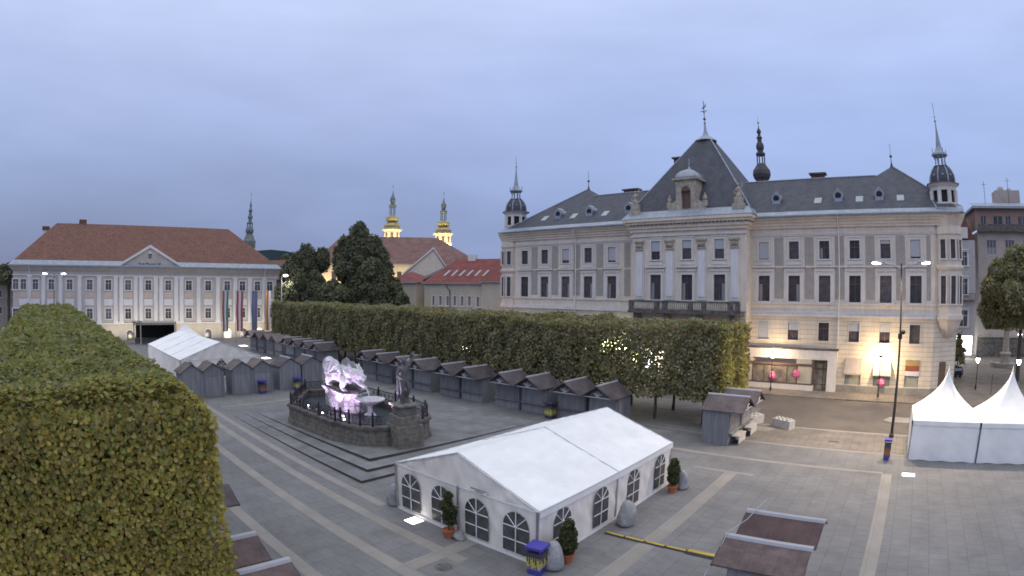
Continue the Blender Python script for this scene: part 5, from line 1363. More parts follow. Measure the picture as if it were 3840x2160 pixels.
def pagoda(label, cx, cy, w, ze, zp, kind='pagoda_tent', red=False):
    t = thing(kind, label, 'tent', (cx, cy, 0)); h = w / 2
    b = MB(); n = 14; m_ = 10
    for j in range(n + 1):
        f = j / n; r = (1 - f) ** 1.75 * (h + .04) + .035 * f; z = ze + (zp - ze) * f ** 1.0
        r = h * ((1 - f) ** 1.9) * .96 + .06 * (1 - f) + .02
        for k in range(4):
            for q in range(m_):
                u = -1 + 2 * q / m_; x, y = {0: (u, -1), 1: (1, u), 2: (-u, 1), 3: (-1, -u)}[k]
                sag = 1 - .05 * (1 - abs(u) ** 2) * sin(pi * min(1, f * 1.2)); b.v.append((x * r * sag, y * r * sag, z))
    N4 = 4 * m_
    for j in range(n):
        for k in range(N4): b.f.append((j * N4 + k, j * N4 + (k + 1) % N4, (j + 1) * N4 + (k + 1) % N4, (j + 1) * N4 + k)); b.m.append(0)
    b.build('roof', 'canvas', t, True)
    b = MB(); b.ball((0, 0, zp + .02), .06, 8, 6); b.build('roof_cap', 'alu', t)
    for k in range(4):
        w_ = wavy_wall(-h, h, .02, ze, 0, 20 + k, 40, 10, .03); a = k * pi / 2
        w_.v = [((q[0]) * cos(a) - (q[1] - h) * sin(a), (q[0]) * sin(a) + (q[1] - h) * cos(a), q[2]) for q in w_.v]
        w_.build('side_wall', 'canvas', t, True)
    b = MB()
    for k in range(4):
        a = k * pi / 2; pts_ = [(-h - .05, -h - .05), (h + .05, -h - .05)]
        p = [(q[0] * cos(a) - q[1] * sin(a), q[0] * sin(a) + q[1] * cos(a)) for q in pts_]
        b.face((*p[0], ze - .3), (*p[1], ze - .3), (*p[1], ze + .01), (*p[0], ze + .01))
    b.build('valance', 'canvas', t)
    for sx_ in (-1, 1):
        for sy_ in (-1, 1):
            b = MB(); b.box(sx_ * h - .05, sx_ * h + .05, sy_ * h - .05, sy_ * h + .05, 0, ze); b.build('pole', 'alu', t)
    return t
pagoda('left one of the two white peaked tents at the right edge', 4.15, 41.4, 5.2, 2.72, 6.17)
pagoda('right white peaked tent cut by the right image edge', 9.4, 41.4, 5.2, 2.72, 6.2)
pagoda('small white peaked tent behind the second frame tent, before the town hall', -95, 26.4, 5.0, 2.6, 5.25, 'small_peaked_tent')
# dark open stage in front of the town hall
t = thing('event_stage', 'dark open stage with grey truss frame and curtains in front of the town hall', 'stage', (-108.2, 19.6, 0), radians(83))
b = MB(); b.box(-.2, 8.2, 2.6, 5.6, 0, .9); b.build('platform', 'dark_stone', t)
b = MB(); b.box(0.2, 8, 5.2, 5.5, .9, 3.9); b.box(7.8, 8.0, .4, 5.3, 0, 3.9); b.build('curtain', 'black', t)
b = MB(); b.box(-.6, 8.3, .2, 5.6, 3.9, 4.1); b.build('roof', 'taupe', t)
b = MB()
for x in (-.5, .9, 8.2):
    b.box(x - .12, x + .12, 0, .25, 0, 4.3)
b.box(-.6, 1.2, .0, .3, 4.1, 4.45); b.box(-.6, 8.3, .05, .25, 3.7, 3.85); b.build('truss', 'stone', t)

# ------------------------------------------------------------------ fountain
FX, FYc = -36.5, 23.6
fo = thing('fountain', 'stone fountain basin with iron railing in the middle of the square, on long steps', 'fountain', (FX, FYc, 0))
outline = [(-40.3, 19.8), (-33.2, 19.8), (-32.9, 20.1), (-32.0, 20.2), (-31.0, 20.5), (-30.2, 21.1), (-29.8, 21.9), (-29.8, 25.4), (-30.2, 26.2), (-31.2, 26.9), (-33.2, 27.4), (-40.3, 27.4), (-44.6, 26.2), (-45.3, 23.9)]
outline = [(x - FX, y - FYc) for x, y in outline]
def offs(poly, d):
    n = len(poly); out = []
    for i in range(n):
        p0, p1, p2 = Vector(poly[i - 1]), Vector(poly[i]), Vector(poly[(i + 1) % n])
        e1, e2 = (p1 - p0).normalized(), (p2 - p1).normalized(); n1, n2 = Vector((e1.y, -e1.x)), Vector((e2.y, -e2.x))
        m_ = (n1 + n2).normalized(); out.append(tuple(p1 + m_ * d / max(.4, m_.dot(n1))))
    return out
def ringwall(mb, outer, inner, z0, z1):
    n = len(outer); 
    for i in range(n):
        j = (i + 1) % n
        mb.face((*outer[i], z0), (*outer[j], z0), (*outer[j], z1), (*outer[i], z1)); mb.face((*inner[j], z0), (*inner[i], z0), (*inner[i], z1), (*inner[j], z1))
        mb.face((*outer[i], z1), (*outer[j], z1), (*inner[j], z1), (*inner[i], z1)); mb.face((*outer[j], z0), (*outer[i], z0), (*inner[i], z0), (*inner[j], z0))
b = MB(); ringwall(b, offs(outline, .12), offs(outline, -.5), -.1, .62); ringwall(b, outline, offs(outline, -.42), .62, 1.55)
b.build('basin_wall', 'basin_stone', fo)
b = MB(); ringwall(b, offs(outline, .14), offs(outline, -.5), 1.55, 1.74); b.build('basin_rim', 'dark_stone', fo)
b = MB(); b.face(*[(x, y, 1.25) for x, y in offs(outline, -.4)]); b.build('water', 'water', fo)
# piers on the wall corners
pp = [outline[i] for i in (0, 1, 4, 6, 11, 12)]
# railing
b = MB(); pr = MB()
mid = offs(outline, -.18); n = len(mid)
for i in range(n):
    if i == 6: continue
    p, q = Vector(mid[i]), Vector(mid[(i + 1) % n]); L = (q - p).length
    for z in (1.86, 2.48): b.tube([(*p, z), (*q, z)], .038, 5)
    k = max(1, int(L / .52))
    for s in range(k):
        a = p + (q - p) * (s + .5) / k; d = (q - p).normalized()
        pts_ = [(a.x + d.x * .2 * cos(t * pi / 5), a.y + d.y * .2 * cos(t * pi / 5), 2.17 + .26 * sin(t * pi / 5)) for t in range(11)]
        b.tube(pts_, .024, 4)
        for dx in (-.12, .12):
            pts_ = [(a.x + d.x * (dx + .08 * cos(t * pi / 3)), a.y + d.y * (dx + .08 * cos(t * pi / 3)), 2.17 + .1 * sin(t * pi / 3)) for t in range(7)]; b.tube(pts_, .019, 4)
        e = p + (q - p) * s / k; b.tube([(e.x, e.y, 1.7), (e.x, e.y, 2.5)], .02, 4)
    m_ = max(1, round(L / 2.3))
    for s in range(m_):
        e = p + (q - p) * s / m_; pr.box(e.x - .06, e.x + .06, e.y - .06, e.y + .06, 1.7, 2.62); pr.ball((e.x, e.y, 2.7), .08, 6, 5)
b.build('railing', 'lamp_metal', fo); pr.split('railing_post', 'lamp_metal', fo)
# dragon pedestal
pe = bpy.data.objects.new('pedestal_base', None)
pd = MB(); pd.prism([(-2.3, -1.05), (1.75, -1.05), (2.35, 0), (1.75, 1.05), (-2.3, 1.05)], .9, 2.62); o = pd.build('dragon_pedestal', 'ped_stone', fo); o.location = (-38.35 - FX, 24.3 - FYc, 0); o.rotation_euler = (0, 0, radians(-9))
b = MB(); 
for e, za, zb in ((.12, 2.62, 2.74), (.24, 2.74, 2.86)): b.prism([(-2.3 - e, -1.05 - e), (1.75 + e, -1.05 - e), (2.35 + e, 0), (1.75 + e, 1.05 + e), (-2.3 - e, 1.05 + e)], za, zb)
b.cur = 1; b.prism([(-2.35, -1.1), (1.8, -1.1), (2.42, 0), (1.8, 1.1), (-2.35, 1.1)], 2.86, 2.97)
p2 = b.build('plinth_slab', ['ped_stone', 'dark_stone'], o)
# bowl
b = MB(); b.lathe(-34.9 - FX, 24.2 - FYc, [(.5, 1.2), (.45, 1.4), (.22, 1.55), (.18, 2.0), (.3, 2.1), (.7, 2.3), (1.15, 2.52), (1.2, 2.6), (1.08, 2.61), (.95, 2.52), (.1, 2.47)], 24); b.build('bowl', 'dragon_stone', fo, True)
# jet of water from the mouth
b = MB(); b.tube([(-34.95 + .42 * (k / 8) - FX, 23.72 - FYc + .3 * (k / 8), 3.66 - 1.1 * (k / 8) ** 1.6) for k in range(9)], [.02 + .004 * k for k in range(9)], 6); b.build('water_jet', 'water_white', fo)
# pillar with corner block for the figure
b = MB(); b.prism([(-.95, -.95), (.95, -.95), (.95, .95), (-.95, .95)], .0, 1.9); o = b.build('statue_pillar', 'basin_stone', fo); o.location = (-29.25 - FX, 23.1 - FYc, 0); o.rotation_euler = (0, 0, radians(-10))
b = MB(); b.box(-.8, .8, -.8, .8, 1.9, 2.55); b.cur = 1; b.box(-.62, .62, -.62, .62, 2.55, 3.2); b.cur = 0; b.box(-.78, .78, -.78, .78, 3.2, 3.32); b.build('pillar_top', ['basin_stone', 'dark_stone'], o)
for k, (x, y) in enumerate(((-37.5, 21.4), (-34.6, 21.6), (-35.7, 22.2), (-40.6, 21.8), (-33.0, 21.3))):
    b = MB(); b.ball((x - FX, y - FYc, 1.36), .085, 8, 6, (1, 1, .7)); b.build('basin_lamp', 'glow_white', fo)
VI = (.84, .60, 1.0)
for (p, to, e, sp) in (((-37.2, 20.9, 1.45), (-38.2, 24.2, 4.2), 1250, 55), ((-41.2, 21.4, 1.45), (-40.6, 24.2, 4.3), 1150, 55), ((-34.2, 21.1, 1.5), (-36.6, 24.0, 4.2), 950, 55), ((-35.6, 21.8, 1.4), (-36.5, 23.6, 2.2), 200, 80), ((-38.6, 21.8, 1.4), (-38.8, 23.4, 2.0), 170, 80), ((-31.4, 21.4, 1.5), (-29.6, 22.7, 5.0), 3500, 42), ((-31.2, 23.0, 1.6), (-30.2, 23.0, 2.0), 160, 90)):
    light('basin_light', 'SPOT', (p[0] - FX, p[1] - FYc, p[2]), e, VI, fo, .08, (to[0] - FX, to[1] - FYc, to[2]), radians(sp), .5)

for x, y in ((-33.2, 22.2), (-36.5, 21.0), (-32.0, 25.5)): light('basin_light', 'POINT', (x - FX, y - FYc, 1.75), 26, VI, fo, .1)  # added points for more violet spill, besides the basin's own spots
def remesh(o, vox, smooth=True):
    m = o.modifiers.new('remesh', 'REMESH'); m.mode = 'VOXEL'; m.voxel_size = vox; m.use_smooth_shade = smooth
    s = o.modifiers.new('smooth', 'SMOOTH'); s.iterations = 2; s.factor = .5
def spline(pts, n=6):
    """Catmull-Rom through (x,y,z,r)"""
    P = [pts[0]] + list(pts) + [pts[-1]]; out = []
    for i in range(1, len(P) - 2):
        for k in range(n):
            t = k / n; out.append(tuple(.5 * (2 * P[i][c] + (P[i + 1][c] - P[i - 1][c]) * t + (2 * P[i - 1][c] - 5 * P[i][c] + 4 * P[i + 1][c] - P[i + 2][c]) * t * t + (3 * P[i][c] - P[i - 1][c] - 3 * P[i + 1][c] + P[i + 2][c]) * t ** 3) for c in range(4)))
    out.append(tuple(pts[-1])); return out
def limb(b, pts, seg=12, ell=None, n=6):
    s = spline(pts, n); b.tube([q[:3] for q in s], [max(.012, q[3]) for q in s], seg, ell)
# dragon (four legs, curled tail, folded wings, open mouth)
dr = thing('dragon_statue', 'big stone dragon statue with curled tail and folded wings, lit violet white on its pedestal', 'statue', (-38.6, 24.25, 2.97), radians(-9)); dr.scale = (1.1, 1.15, 1.0)
b = MB()
limb(b, [(-2.2, 0, .9, .48), (-1.5, 0, 1.0, .62), (-.6, 0, 1.02, .68), (.3, 0, 1.05, .68), (1.0, 0, 1.15, .60), (1.6, 0, 1.28, .50), (2.1, 0, 1.32, .44), (2.45, 0, 1.28, .36)], 16, 1.05)
limb(b, [(-1.9, 0, .95, .52), (-2.7, 0, .76, .40), (-3.4, 0, .86, .31), (-3.88, 0, 1.28, .26), (-3.75, .05, 1.74, .22), (-3.15, .1, 1.96, .20), (-2.6, .15, 1.80, .17), (-2.5, .2, 1.50, .13), (-2.85, .2, 1.36, .08), (-3.0, .15, 1.5, .04)], 12)
limb(b, [(2.0, 0, 1.42, .40), (2.6, 0, 1.44, .34), (3.1, 0, 1.36, .24), (3.45, 0, 1.28, .18), (3.68, 0, 1.32, .09)], 12)
limb(b, [(2.1, 0, 1.08, .30), (2.7, 0, .84, .22), (3.25, 0, .68, .15), (3.7, 0, .64, .10), (3.95, 0, .68, .05)], 10)
for s in (-1, 1):
    limb(b, [(2.0, s * .28, 1.7, .15), (1.85, s * .36, 2.0, .1), (1.65, s * .42, 2.2, .04)], 8); b.ball((2.6, s * .27, 1.68), .13, 8, 6); b.ball((3.5, s * .1, 1.42), .1, 8, 6)
    limb(b, [(1.85, s * .36, 1.4, .2), (1.6, s * .6, 1.6, .13), (1.35, s * .7, 1.85, .05)], 8)
    for q in range(4): limb(b, [(1.5 + q * .22, s * .42, 1.0 - q * .05, .16), (1.45 + q * .22, s * .5, .72 - q * .02, .05)], 6, None, 3)
    limb(b, [(1.05, s * .42, .95, .42), (1.35, s * .66, .60, .27), (1.15, s * .66, .28, .18), (1.35, s * .68, .08, .17), (1.75, s * .7, .06, .12)], 10)
    limb(b, [(-1.5, s * .4, .9, .52), (-1.15, s * .68, .66, .36), (-1.55, s * .7, .34, .2), (-1.4, s * .72, .1, .18), (-.95, s * .74, .07, .13)], 10)
    for f in (-.1, 0, .1):
        limb(b, [(1.65, s * .7 + f, .07, .07), (1.95, s * .7 + f * 1.6, .03, .03)], 6, None, 2); limb(b, [(-1.05, s * .74 + f, .07, .07), (-.75, s * .74 + f * 1.6, .03, .03)], 6, None, 2)
for k in range(9):
    x = -2.4 + k * .5; z = 1.45 + .22 * sin((k + 1) * .35); b.lathe(x, 0, [(.13, z - .1), (.01, z + .24)], 6)
body = b.build('body', 'dragon_stone', dr, True); remesh(body, .055)
for s in (-1, 1):
    b = MB(); nu, nv = 24, 10
    for side in (0, 1):
        for j in range(nv + 1):
            for i in range(nu + 1):
                u, v = i / nu, j / nv; a = radians(196 - 190 * u)
                sc = 1 - .07 * abs(sin(u * pi * 4)) ** .6 * v
                x = -.55 + 1.62 * v * sc * cos(a); z = 1.12 + (1.20 * v * sc * sin(a) if sin(a) > 0 else .4 * v * sin(a))
                y = s * (.60 + .30 * (1 - v * v) ** .5 * .9 + (.05 if side else -.02) + .04 * cos(u * pi * 8) * v - .12 * v * max(0, sin(a)))
                b.v.append((x, y, z))
    K = (nv + 1) * (nu + 1)
    for side in (0, 1):
        for j in range(nv):
            for i in range(nu):
                a_ = side * K + j * (nu + 1) + i; f = (a_, a_ + 1, a_ + nu + 2, a_ + nu + 1); b.f.append(f if side else tuple(reversed(f))); b.m.append(0)
    for k in range(5):
        a = radians(190 - 178 * k / 4); b.tube([(-.55 + q * 1.62 * cos(a), s * (.62 + .30 * (1 - q * q) ** .5 + .03 - .12 * q * max(0, sin(a))), 1.12 + q * 1.20 * max(-.1, sin(a))) for q in (0, .3, .6, .85, 1.0)], [.1, .085, .07, .05, .03], 6)
    b.tube([(.7, s * .55, 1.2), (.85, s * .75, 1.6), (.55, s * .72, 1.9)], [.18, .13, .08], 8)
    b.build('wing', 'dragon_stone', dr, True)
# standing hero figure with club
he = thing('hero_statue', 'tall dark bronze standing figure with raised club on the right fountain pillar', 'statue', (-29.25, 23.1, 3.32), radians(100))
b = MB(); S_h = 1.0
def fig(b):
    limb(b, [(0, 0, 1.55, .25), (0, .02, 1.75, .27), (.0, .03, 2.0, .28), (0, .04, 2.25, .33), (0, .03, 2.45, .30), (0, .02, 2.58, .16), (0, 0, 2.68, .11)], 14, 1.25)
    b.ball((0, -.03, 2.92), .19, 14, 10, (.85, 1.0, 1.15)); limb(b, [(0, -.2, 2.9, .035), (0, -.24, 2.85, .03)], 6); b.ball((0, -.12, 2.76), .1, 8, 6); b.ball((0, .05, 2.98), .2, 12, 8, (.95, 1, .95))
    for s in (-1, 1): b.ball((s * .165, -.02, 2.9), .04, 6, 5)
    # legs: weight on one, other advanced
    limb(b, [(-.15, 0, 1.6, .21), (-.18, -.04, 1.2, .18), (-.19, -.03, .88, .125), (-.19, .02, .6, .125), (-.19, .03, .2, .07), (-.19, .02, .08, .07)], 12); limb(b, [(-.19, .06, .07, .07), (-.21, -.1, .05, .07), (-.22, -.24, .03, .045)], 8)
    limb(b, [(.15, 0, 1.6, .21), (.24, -.18, 1.22, .175), (.28, -.22, .88, .12), (.3, -.08, .6, .12), (.32, .05, .22, .07), (.32, .06, .08, .07)], 12); limb(b, [(.32, .1, .07, .07), (.35, -.06, .05, .07), (.37, -.2, .03, .045)], 8)
    # arms
    limb(b, [(-.34, .02, 2.46, .14), (-.52, .05, 2.2, .11), (-.55, -.02, 1.95, .085), (-.42, -.22, 1.78, .07), (-.34, -.3, 1.74, .05)], 10)
    limb(b, [(.34, .02, 2.46, .14), (.58, .02, 2.5, .11), (.72, -.02, 2.72, .085), (.62, -.04, 2.98, .065), (.58, -.05, 3.08, .055)], 10)
    for k in range(4): limb(b, [(-.34 + .02 * k, -.3, 1.76 - .025 * k, .022), (-.3 + .02 * k, -.37, 1.73 - .025 * k, .018), (-.26 + .02 * k, -.34, 1.7 - .025 * k, .015)], 5, None, 2)
    for k in range(4): limb(b, [(.58, -.09, 3.05 + .035 * k, .022), (.64, -.12, 3.06 + .035 * k, .018), (.67, -.07, 3.07 + .035 * k, .015)], 5, None, 2)
fig(b)
hb = b.build('body', 'bronze', he, True); remesh(hb, .03)
b = MB(); b.tube([(.63, .25, 2.85), (.6, -.05, 3.1), (.5, -.45, 3.4)], [.05, .07, .13], 8); b.build('club', 'bronze', he)
b = MB(); limb(b, [(.1, .22, 2.35, .12), (.0, .32, 1.9, .22), (-.12, .3, 1.4, .2), (-.2, .3, .9, .14), (-.22, .28, .35, .1)], 10, .5); b.build('lion_skin', 'bronze', he)
b = MB(); b.lathe(.35, .25, [(.35, 0), (.3, .3), (.22, .7), (.14, .85)], 9); b.build('rock_support', 'bronze', he)

# ------------------------------------------------------------------ lamps
def double_lamp(label, loc, h, arm, rot=0, e=900, col=(1, .93, .86), part=True):
    t = thing('street_lamp', label, 'street lamp', loc, rot)
    b = MB(); b.tube([(0, 0, 0), (0, 0, h * .35), (0, 0, h)], [.13, .10, .055], 8); b.lathe(0, 0, [(.2, 0), (.2, .25), (.14, .3)], 10); b.build('pole', 'lamp_metal', t)
    b = MB()
    for s in (-1, 1): b.tube([(0, 0, h - .35), (s * arm * .4, 0, h - .12), (s * arm * .75, 0, h + .08)], [.05, .045, .07], 6)
    b.build('arm', 'alu', t)
    for s in (-1, 1):
        b = MB(); b.ball((s * (arm - .25), 0, h + .12), .5, 12, 8, (1.05, .42, .26)); o = b.build('lamp_head', 'alu', t, True)
        b = MB(); b.ball((s * (arm - .1), 0, h + .05), .42, 12, 8, (1.0, .5, .26)); b.build('lamp_glass', 'glow_white', o, True)
        light('lamp_light', 'SPOT', (s * arm, 0, h - .2), e * 1.6, col, t, .3, (s * arm, 0, 0), radians(150), .5)
    return t
L1 = double_lamp('tall double armed street lamp at the right kerb, camera on its pole', (.12, 44.66, 0), 13.25, 2.15, 0, 3600, (1, .80, .58))
b = MB(); b.ball((.25, -.1, 8.15), .2, 10, 8); b.tube([(0, 0, 8.2), (.25, 0, 8.3)], .04, 6); b.cur = 0; b.box(-.17, .17, -.17, .17, 7.6, 8.0); b.build('camera_dome', 'black', L1)
double_lamp('far double armed street lamp above the end of the near hedge', (-86, 2.1, 0), 12.6, 1.6, radians(83), 700, (1, .93, .9))
t = thing('street_lamp', 'tall single street lamp at the right corner of the town hall', 'street lamp', (-100, 48.1, 0), radians(83))
b = MB(); b.tube([(0, 0, 0), (0, 0, 13.1)], [.13, .07], 8); b.build('pole', 'th_light', t)
b = MB(); b.tube([(0, 0, 12.9), (.6, 0, 13.2)], .05, 6); b.build('arm', 'alu', t); b = MB(); b.ball((.85, 0, 13.2), .5, 12, 8, (1, .6, .4)); b.build('lamp_glass', 'glow_white', t, True)
light('lamp_light', 'SPOT', (.85, 0, 12.9), 1200, (1, .93, .9), t, .3, (.85, 0, 0), radians(150), .5)
def post_lantern(label, x, y, h, gm='glow_white', e=60, col=(1, .9, .95), r=.24, grp=None, z0=-.13):
    t = thing('post_lantern', label, 'lantern', (x, y, z0), 0, grp)
    b = MB(); b.tube([(0, 0, 0), (0, 0, h - .4)], [.06, .045], 8); b.lathe(0, 0, [(.13, 0), (.12, .5), (.06, .6)], 8); b.build('pole', 'lamp_metal', t)
    b = MB(); b.lathe(0, 0, [(.1, h - .42), (r, h - .1), (r * 1.05, h + .12), (r * .3, h + .2)], 10); b.build('lamp_glass', gm, t)
    b = MB(); b.lathe(0, 0, [(r * 1.2, h + .13), (r * .8, h + .26), (.03, h + .4)], 10); b.build('lamp_cap', 'lamp_metal', t)
    if e: light('lamp_light', 'POINT', (0, r * 1.7, h - .05), e, col, t, .08)
    return t
post_lantern('glaring warm post lantern on the pavement before the awnings of the ornate building', -1.95, 61.6, 4.2, 'glow_warm', 1000, (1, .70, .38), .27)
post_lantern('warm post lantern on the pavement before the white shop fascia', -14.6, 61.5, 4.2, 'glow_warm', 480, (1, .74, .45), .16)
post_lantern('white post lantern standing between the ornate building corner and the peaked tents', 10.84, 70.1, 3.55, e=45)
post_lantern('white post lantern close to the right image edge above the peaked tent', 15.0, 63.2, 4.2, e=45, r=.28)
post_lantern('white post lantern far back at the right edge before the apartment block', 23.9, 101.2, 4.3, e=60, r=.42)
for x, y, lab in ((-78.3, 63.6, 'left one of the white lanterns glimmering through the clipped trees'), (-75.6, 65.0, 'second of the white lanterns glimmering through the clipped trees'), (-72.9, 78.0, 'brightest lantern glimmering through the clipped trees left of the ornate building'), (-82.1, 56.6, 'faint lantern glimmering through the far clipped trees')):
    post_lantern(lab, x, y, 4.35, e=120, r=.42, col=(1, .85, .7))
t = thing('lit_kiosk', 'small red and white illuminated box seen through the clipped trees', 'kiosk', (-57.5, 57.4, -.1))
b = MB(); b.box(-.6, .6, -.4, .4, 0, 2.9); b.build('body', 'glow_shop', t); b = MB(); b.box(-.7, .7, -.5, .5, 2.9, 3.7); b.build('sign', 'glow_red', t)
# lights at the far left street
t = thing('traffic_light', 'tiny green lit signal with bright lamp at the far left street', 'traffic light', (-160, -10.6, 0))
b = MB(); b.tube([(0, 0, 0), (0, 0, 9)], .12, 6); b.build('pole', 'lamp_metal', t); b = MB(); b.ball((0, 0, 8.6), .55, 8, 6); b.build('lamp_glass', 'glow_white', t)
b = MB(); b.box(.3, .4, -.25, .25, 4.6, 7.4); b.cur = 0; o = b.build('signal', 'sig_green', t)
# ---- lights set in the paving
for x, y, w, l, lab in ((-19.5, 15.75, .34, .34, 'glowing square light in the paving in front of the large tent'), (1.66, 35.36, .42, .30, 'glowing rectangular light in the paving near the peaked tents'), (-98.9, 39.2, .9, .7, 'far glowing paving light below the flags'), (-80.4, 35.7, .9, .6, 'glowing paving light behind the second frame tent')):
    t = thing('ground_light', lab, 'ground light', (x, y, 0)); b = MB(); b.box(-w - .05, w + .05, -l - .05, l + .05, .004, .012); b.build('frame', 'alu', t); b = MB(); b.box(-w, w, -l, l, .013, .03); b.build('lamp_glass', 'glow_ground', t)

# ------------------------------------------------------------------ flags
def flag(label, y, w, cols, h=10.15, zb=2.4):
    t = thing('flag', label, 'flag', (-103, y, 0), radians(83))
    b = MB(); b.tube([(-w / 2 - .16, 0, 0), (-w / 2 - .16, 0, h + .35)], [.07, .05], 6); b.build('pole', 'alu', t)
    b = MB(); b.tube([(-w / 2 - .16, 0, h), (w / 2, 0, h)], .03, 5); b.build('arm', 'alu', t)
    b = MB(); nx, nz_ = 12, 20
    for side in (0, .02):
        for j in range(nz_ + 1):
            for i in range(nx + 1):
                u, v = i / nx, j / nz_; b.v.append((-w / 2 + w * u * (1 - .12 * (1 - v)) + .03 * sin(v * 9), .13 * sin(u * 9 + v * 3) * (1 - v * .7) + side, zb + (h - zb) * v))
    K = (nx + 1) * (nz_ + 1)
    for s in (0, 1):
        for j in range(nz_):
            for i in range(nx):
                a = s * K + j * (nx + 1) + i; f = (a, a + 1, a + nx + 2, a + nx + 1); b.f.append(f if not s else tuple(reversed(f))); b.m.append(min(len(cols) - 1, int(i / nx * len(cols))))
    b.build('banner', cols, t, True)
flag('long vertical red white green flag, leftmost of the flags before the town hall', 37.1, 1.25, ['flag_red', 'flag_white', 'flag_green'])
flag('long vertical red white red flag before the town hall', 40.2, 1.45, ['flag_red', 'flag_white', 'flag_red'])
flag('long plain blue grey flag before the town hall', 43.45, 1.25, ['flag_blue'])
flag('long yellow red white flag, rightmost before the town hall', 46.4, 1.15, ['flag_yellow', 'flag_red', 'flag_white'])
# round blue sign between the stall groups
t = thing('round_sign', 'round blue traffic sign on a pole between the two stall groups', 'road sign', (-62.6, 41.9, 0), radians(40))
b = MB(); b.tube([(0, 0, 0), (0, 0, 3.1)], .04, 6); b.build('pole', 'alu', t)
b = MB(); n = 20; b.xprism([(.5 * cos(2 * pi * k / n), 2.55 + .5 * sin(2 * pi * k / n)) for k in range(n)], -.09, -.05); b.build('sign_face', 'flag_blue', t)
b = MB(); b.xprism([(-.06, 2.3), (.06, 2.3), (.06, 2.62), (.2, 2.62), (0, 2.86), (-.2, 2.62), (-.06, 2.62)], -.105, -.095); b.build('symbol', 'flag_white', t)

# ------------------------------------------------------------------ pots, tent weights, bins, cable guard, blocks
def pot(b, r=.28, h=.42): b.lathe(0, 0, [(r * .7, 0), (r, h - .08), (r * 1.08, h - .08), (r * 1.08, h), (r * .9, h), (r * .85, h - .05)], 16)
def plant(label, x, y, blobs, sz=.085, n=1500, seed=1):
    t = thing('potted_plant', label, 'potted plant', (x, y, 0)); b = MB(); pot(b); b.build('pot', 'terracotta', t, False)
    b = MB(); b.tube([(0, 0, .35), (.02, 0, 1.1), (0, .02, 1.9)], [.03, .025, .015], 6); b.build('stem', 'bark', t)
    P, N = [], []; tot = sum(q[3] ** 2 * q[4] for q in blobs)
    for (cx, cy, cz, r, sc) in blobs:
        k = int(n * r * r * sc / tot); v = rng.normal(0, 1, (k, 3)); v /= np.linalg.norm(v, axis=1)[:, None]
        P.append(np.array([cx, cy, cz]) + v * (r * rng.uniform(.45, 1.05, k) ** .6)[:, None] * np.array([1, 1, sc])); N.append(v)
    P, N = np.concatenate(P), np.concatenate(N)
    link('foliage', leaf_mesh('foliage', P, N, rng.uniform(.7, 1.3, len(P)) * sz, tints(len(P), P, seed, .02), 'leaf_pot'), t)
plant('small potted topiary with bare stem and round top before the large tent wall', -17.0, 15.7, [(.02, 0, 2.1, .2, 1), (-.12, 0, 1.55, .28, 1.1), (.18, 0, 1.4, .27, 1.2), (-.2, .05, 1.0, .2, 1.0), (.22, 0, .95, .22, 1)], n=1700, seed=5)
plant('bushy potted laurel by the near right corner of the large tent', -11.65, 17.25, [(0, 0, 1.75, .22, 1.2), (0, 0, 1.3, .36, 1.3), (0, 0, .85, .4, 1.1)], n=3000, seed=6)
plant('bushy potted laurel by the far right corner of the large tent', -11.55, 27.25, [(0, 0, 1.75, .24, 1.2), (0, 0, 1.35, .36, 1.3), (0, 0, .85, .33, 1.1)], n=2600, seed=7)
def boulder(label, x, y, h=1.2, r=.42, seed=1):  # upright ones are wrapped tent weights; only the low one is stone
    rr = random.Random(seed); b = MB(); b.lathe(0, 0, [(r * .7, 0), (r * .98, h * .06), (r * 1.0, h * .2), (r * .98, h * .38), (r * .9, h * .58), (r * .74, h * .78), (r * .52, h * .92), (r * .25, h * .99), (.02, h)], 18)
    ph = [rr.uniform(0, 6) for _ in range(6)]
    b.v = [(vx * (1 + .06 * sin(4 * vz + ph[0] + 3 * vx * 4) + .05 * sin(7 * vy * 3 + ph[1])) + .07 * sin(vz * 2 + ph[2]) * (vz > .1), vy * (1 + .06 * sin(5 * vz + ph[3] + vx * 9)) + .05 * sin(vz * 3 + ph[4]) * (vz > .1), vz) for vx, vy, vz in b.v]
    o = b.build('boulder', 'rock', None, True); o.location = (x, y, 0); return tag(o, label, 'boulder')
boulder('pale upright tent weight at the far left corner of the large tent', -21.75, 16.35, 1.2, .36, 1)
boulder('grey upright tent weight at the middle of the large tent right side', -11.6, 22.0, 1.28, .46, 2)
boulder('grey upright tent weight squeezed between blue lidded bin and bushy laurel', -11.75, 16.45, 1.25, .42, 3)
boulder('grey upright tent weight behind the far potted laurel', -11.3, 28.1, 1.1, .36, 4)
boulder('low dark stone beside the topiary pot', -16.55, 15.95, .38, .28, 5)
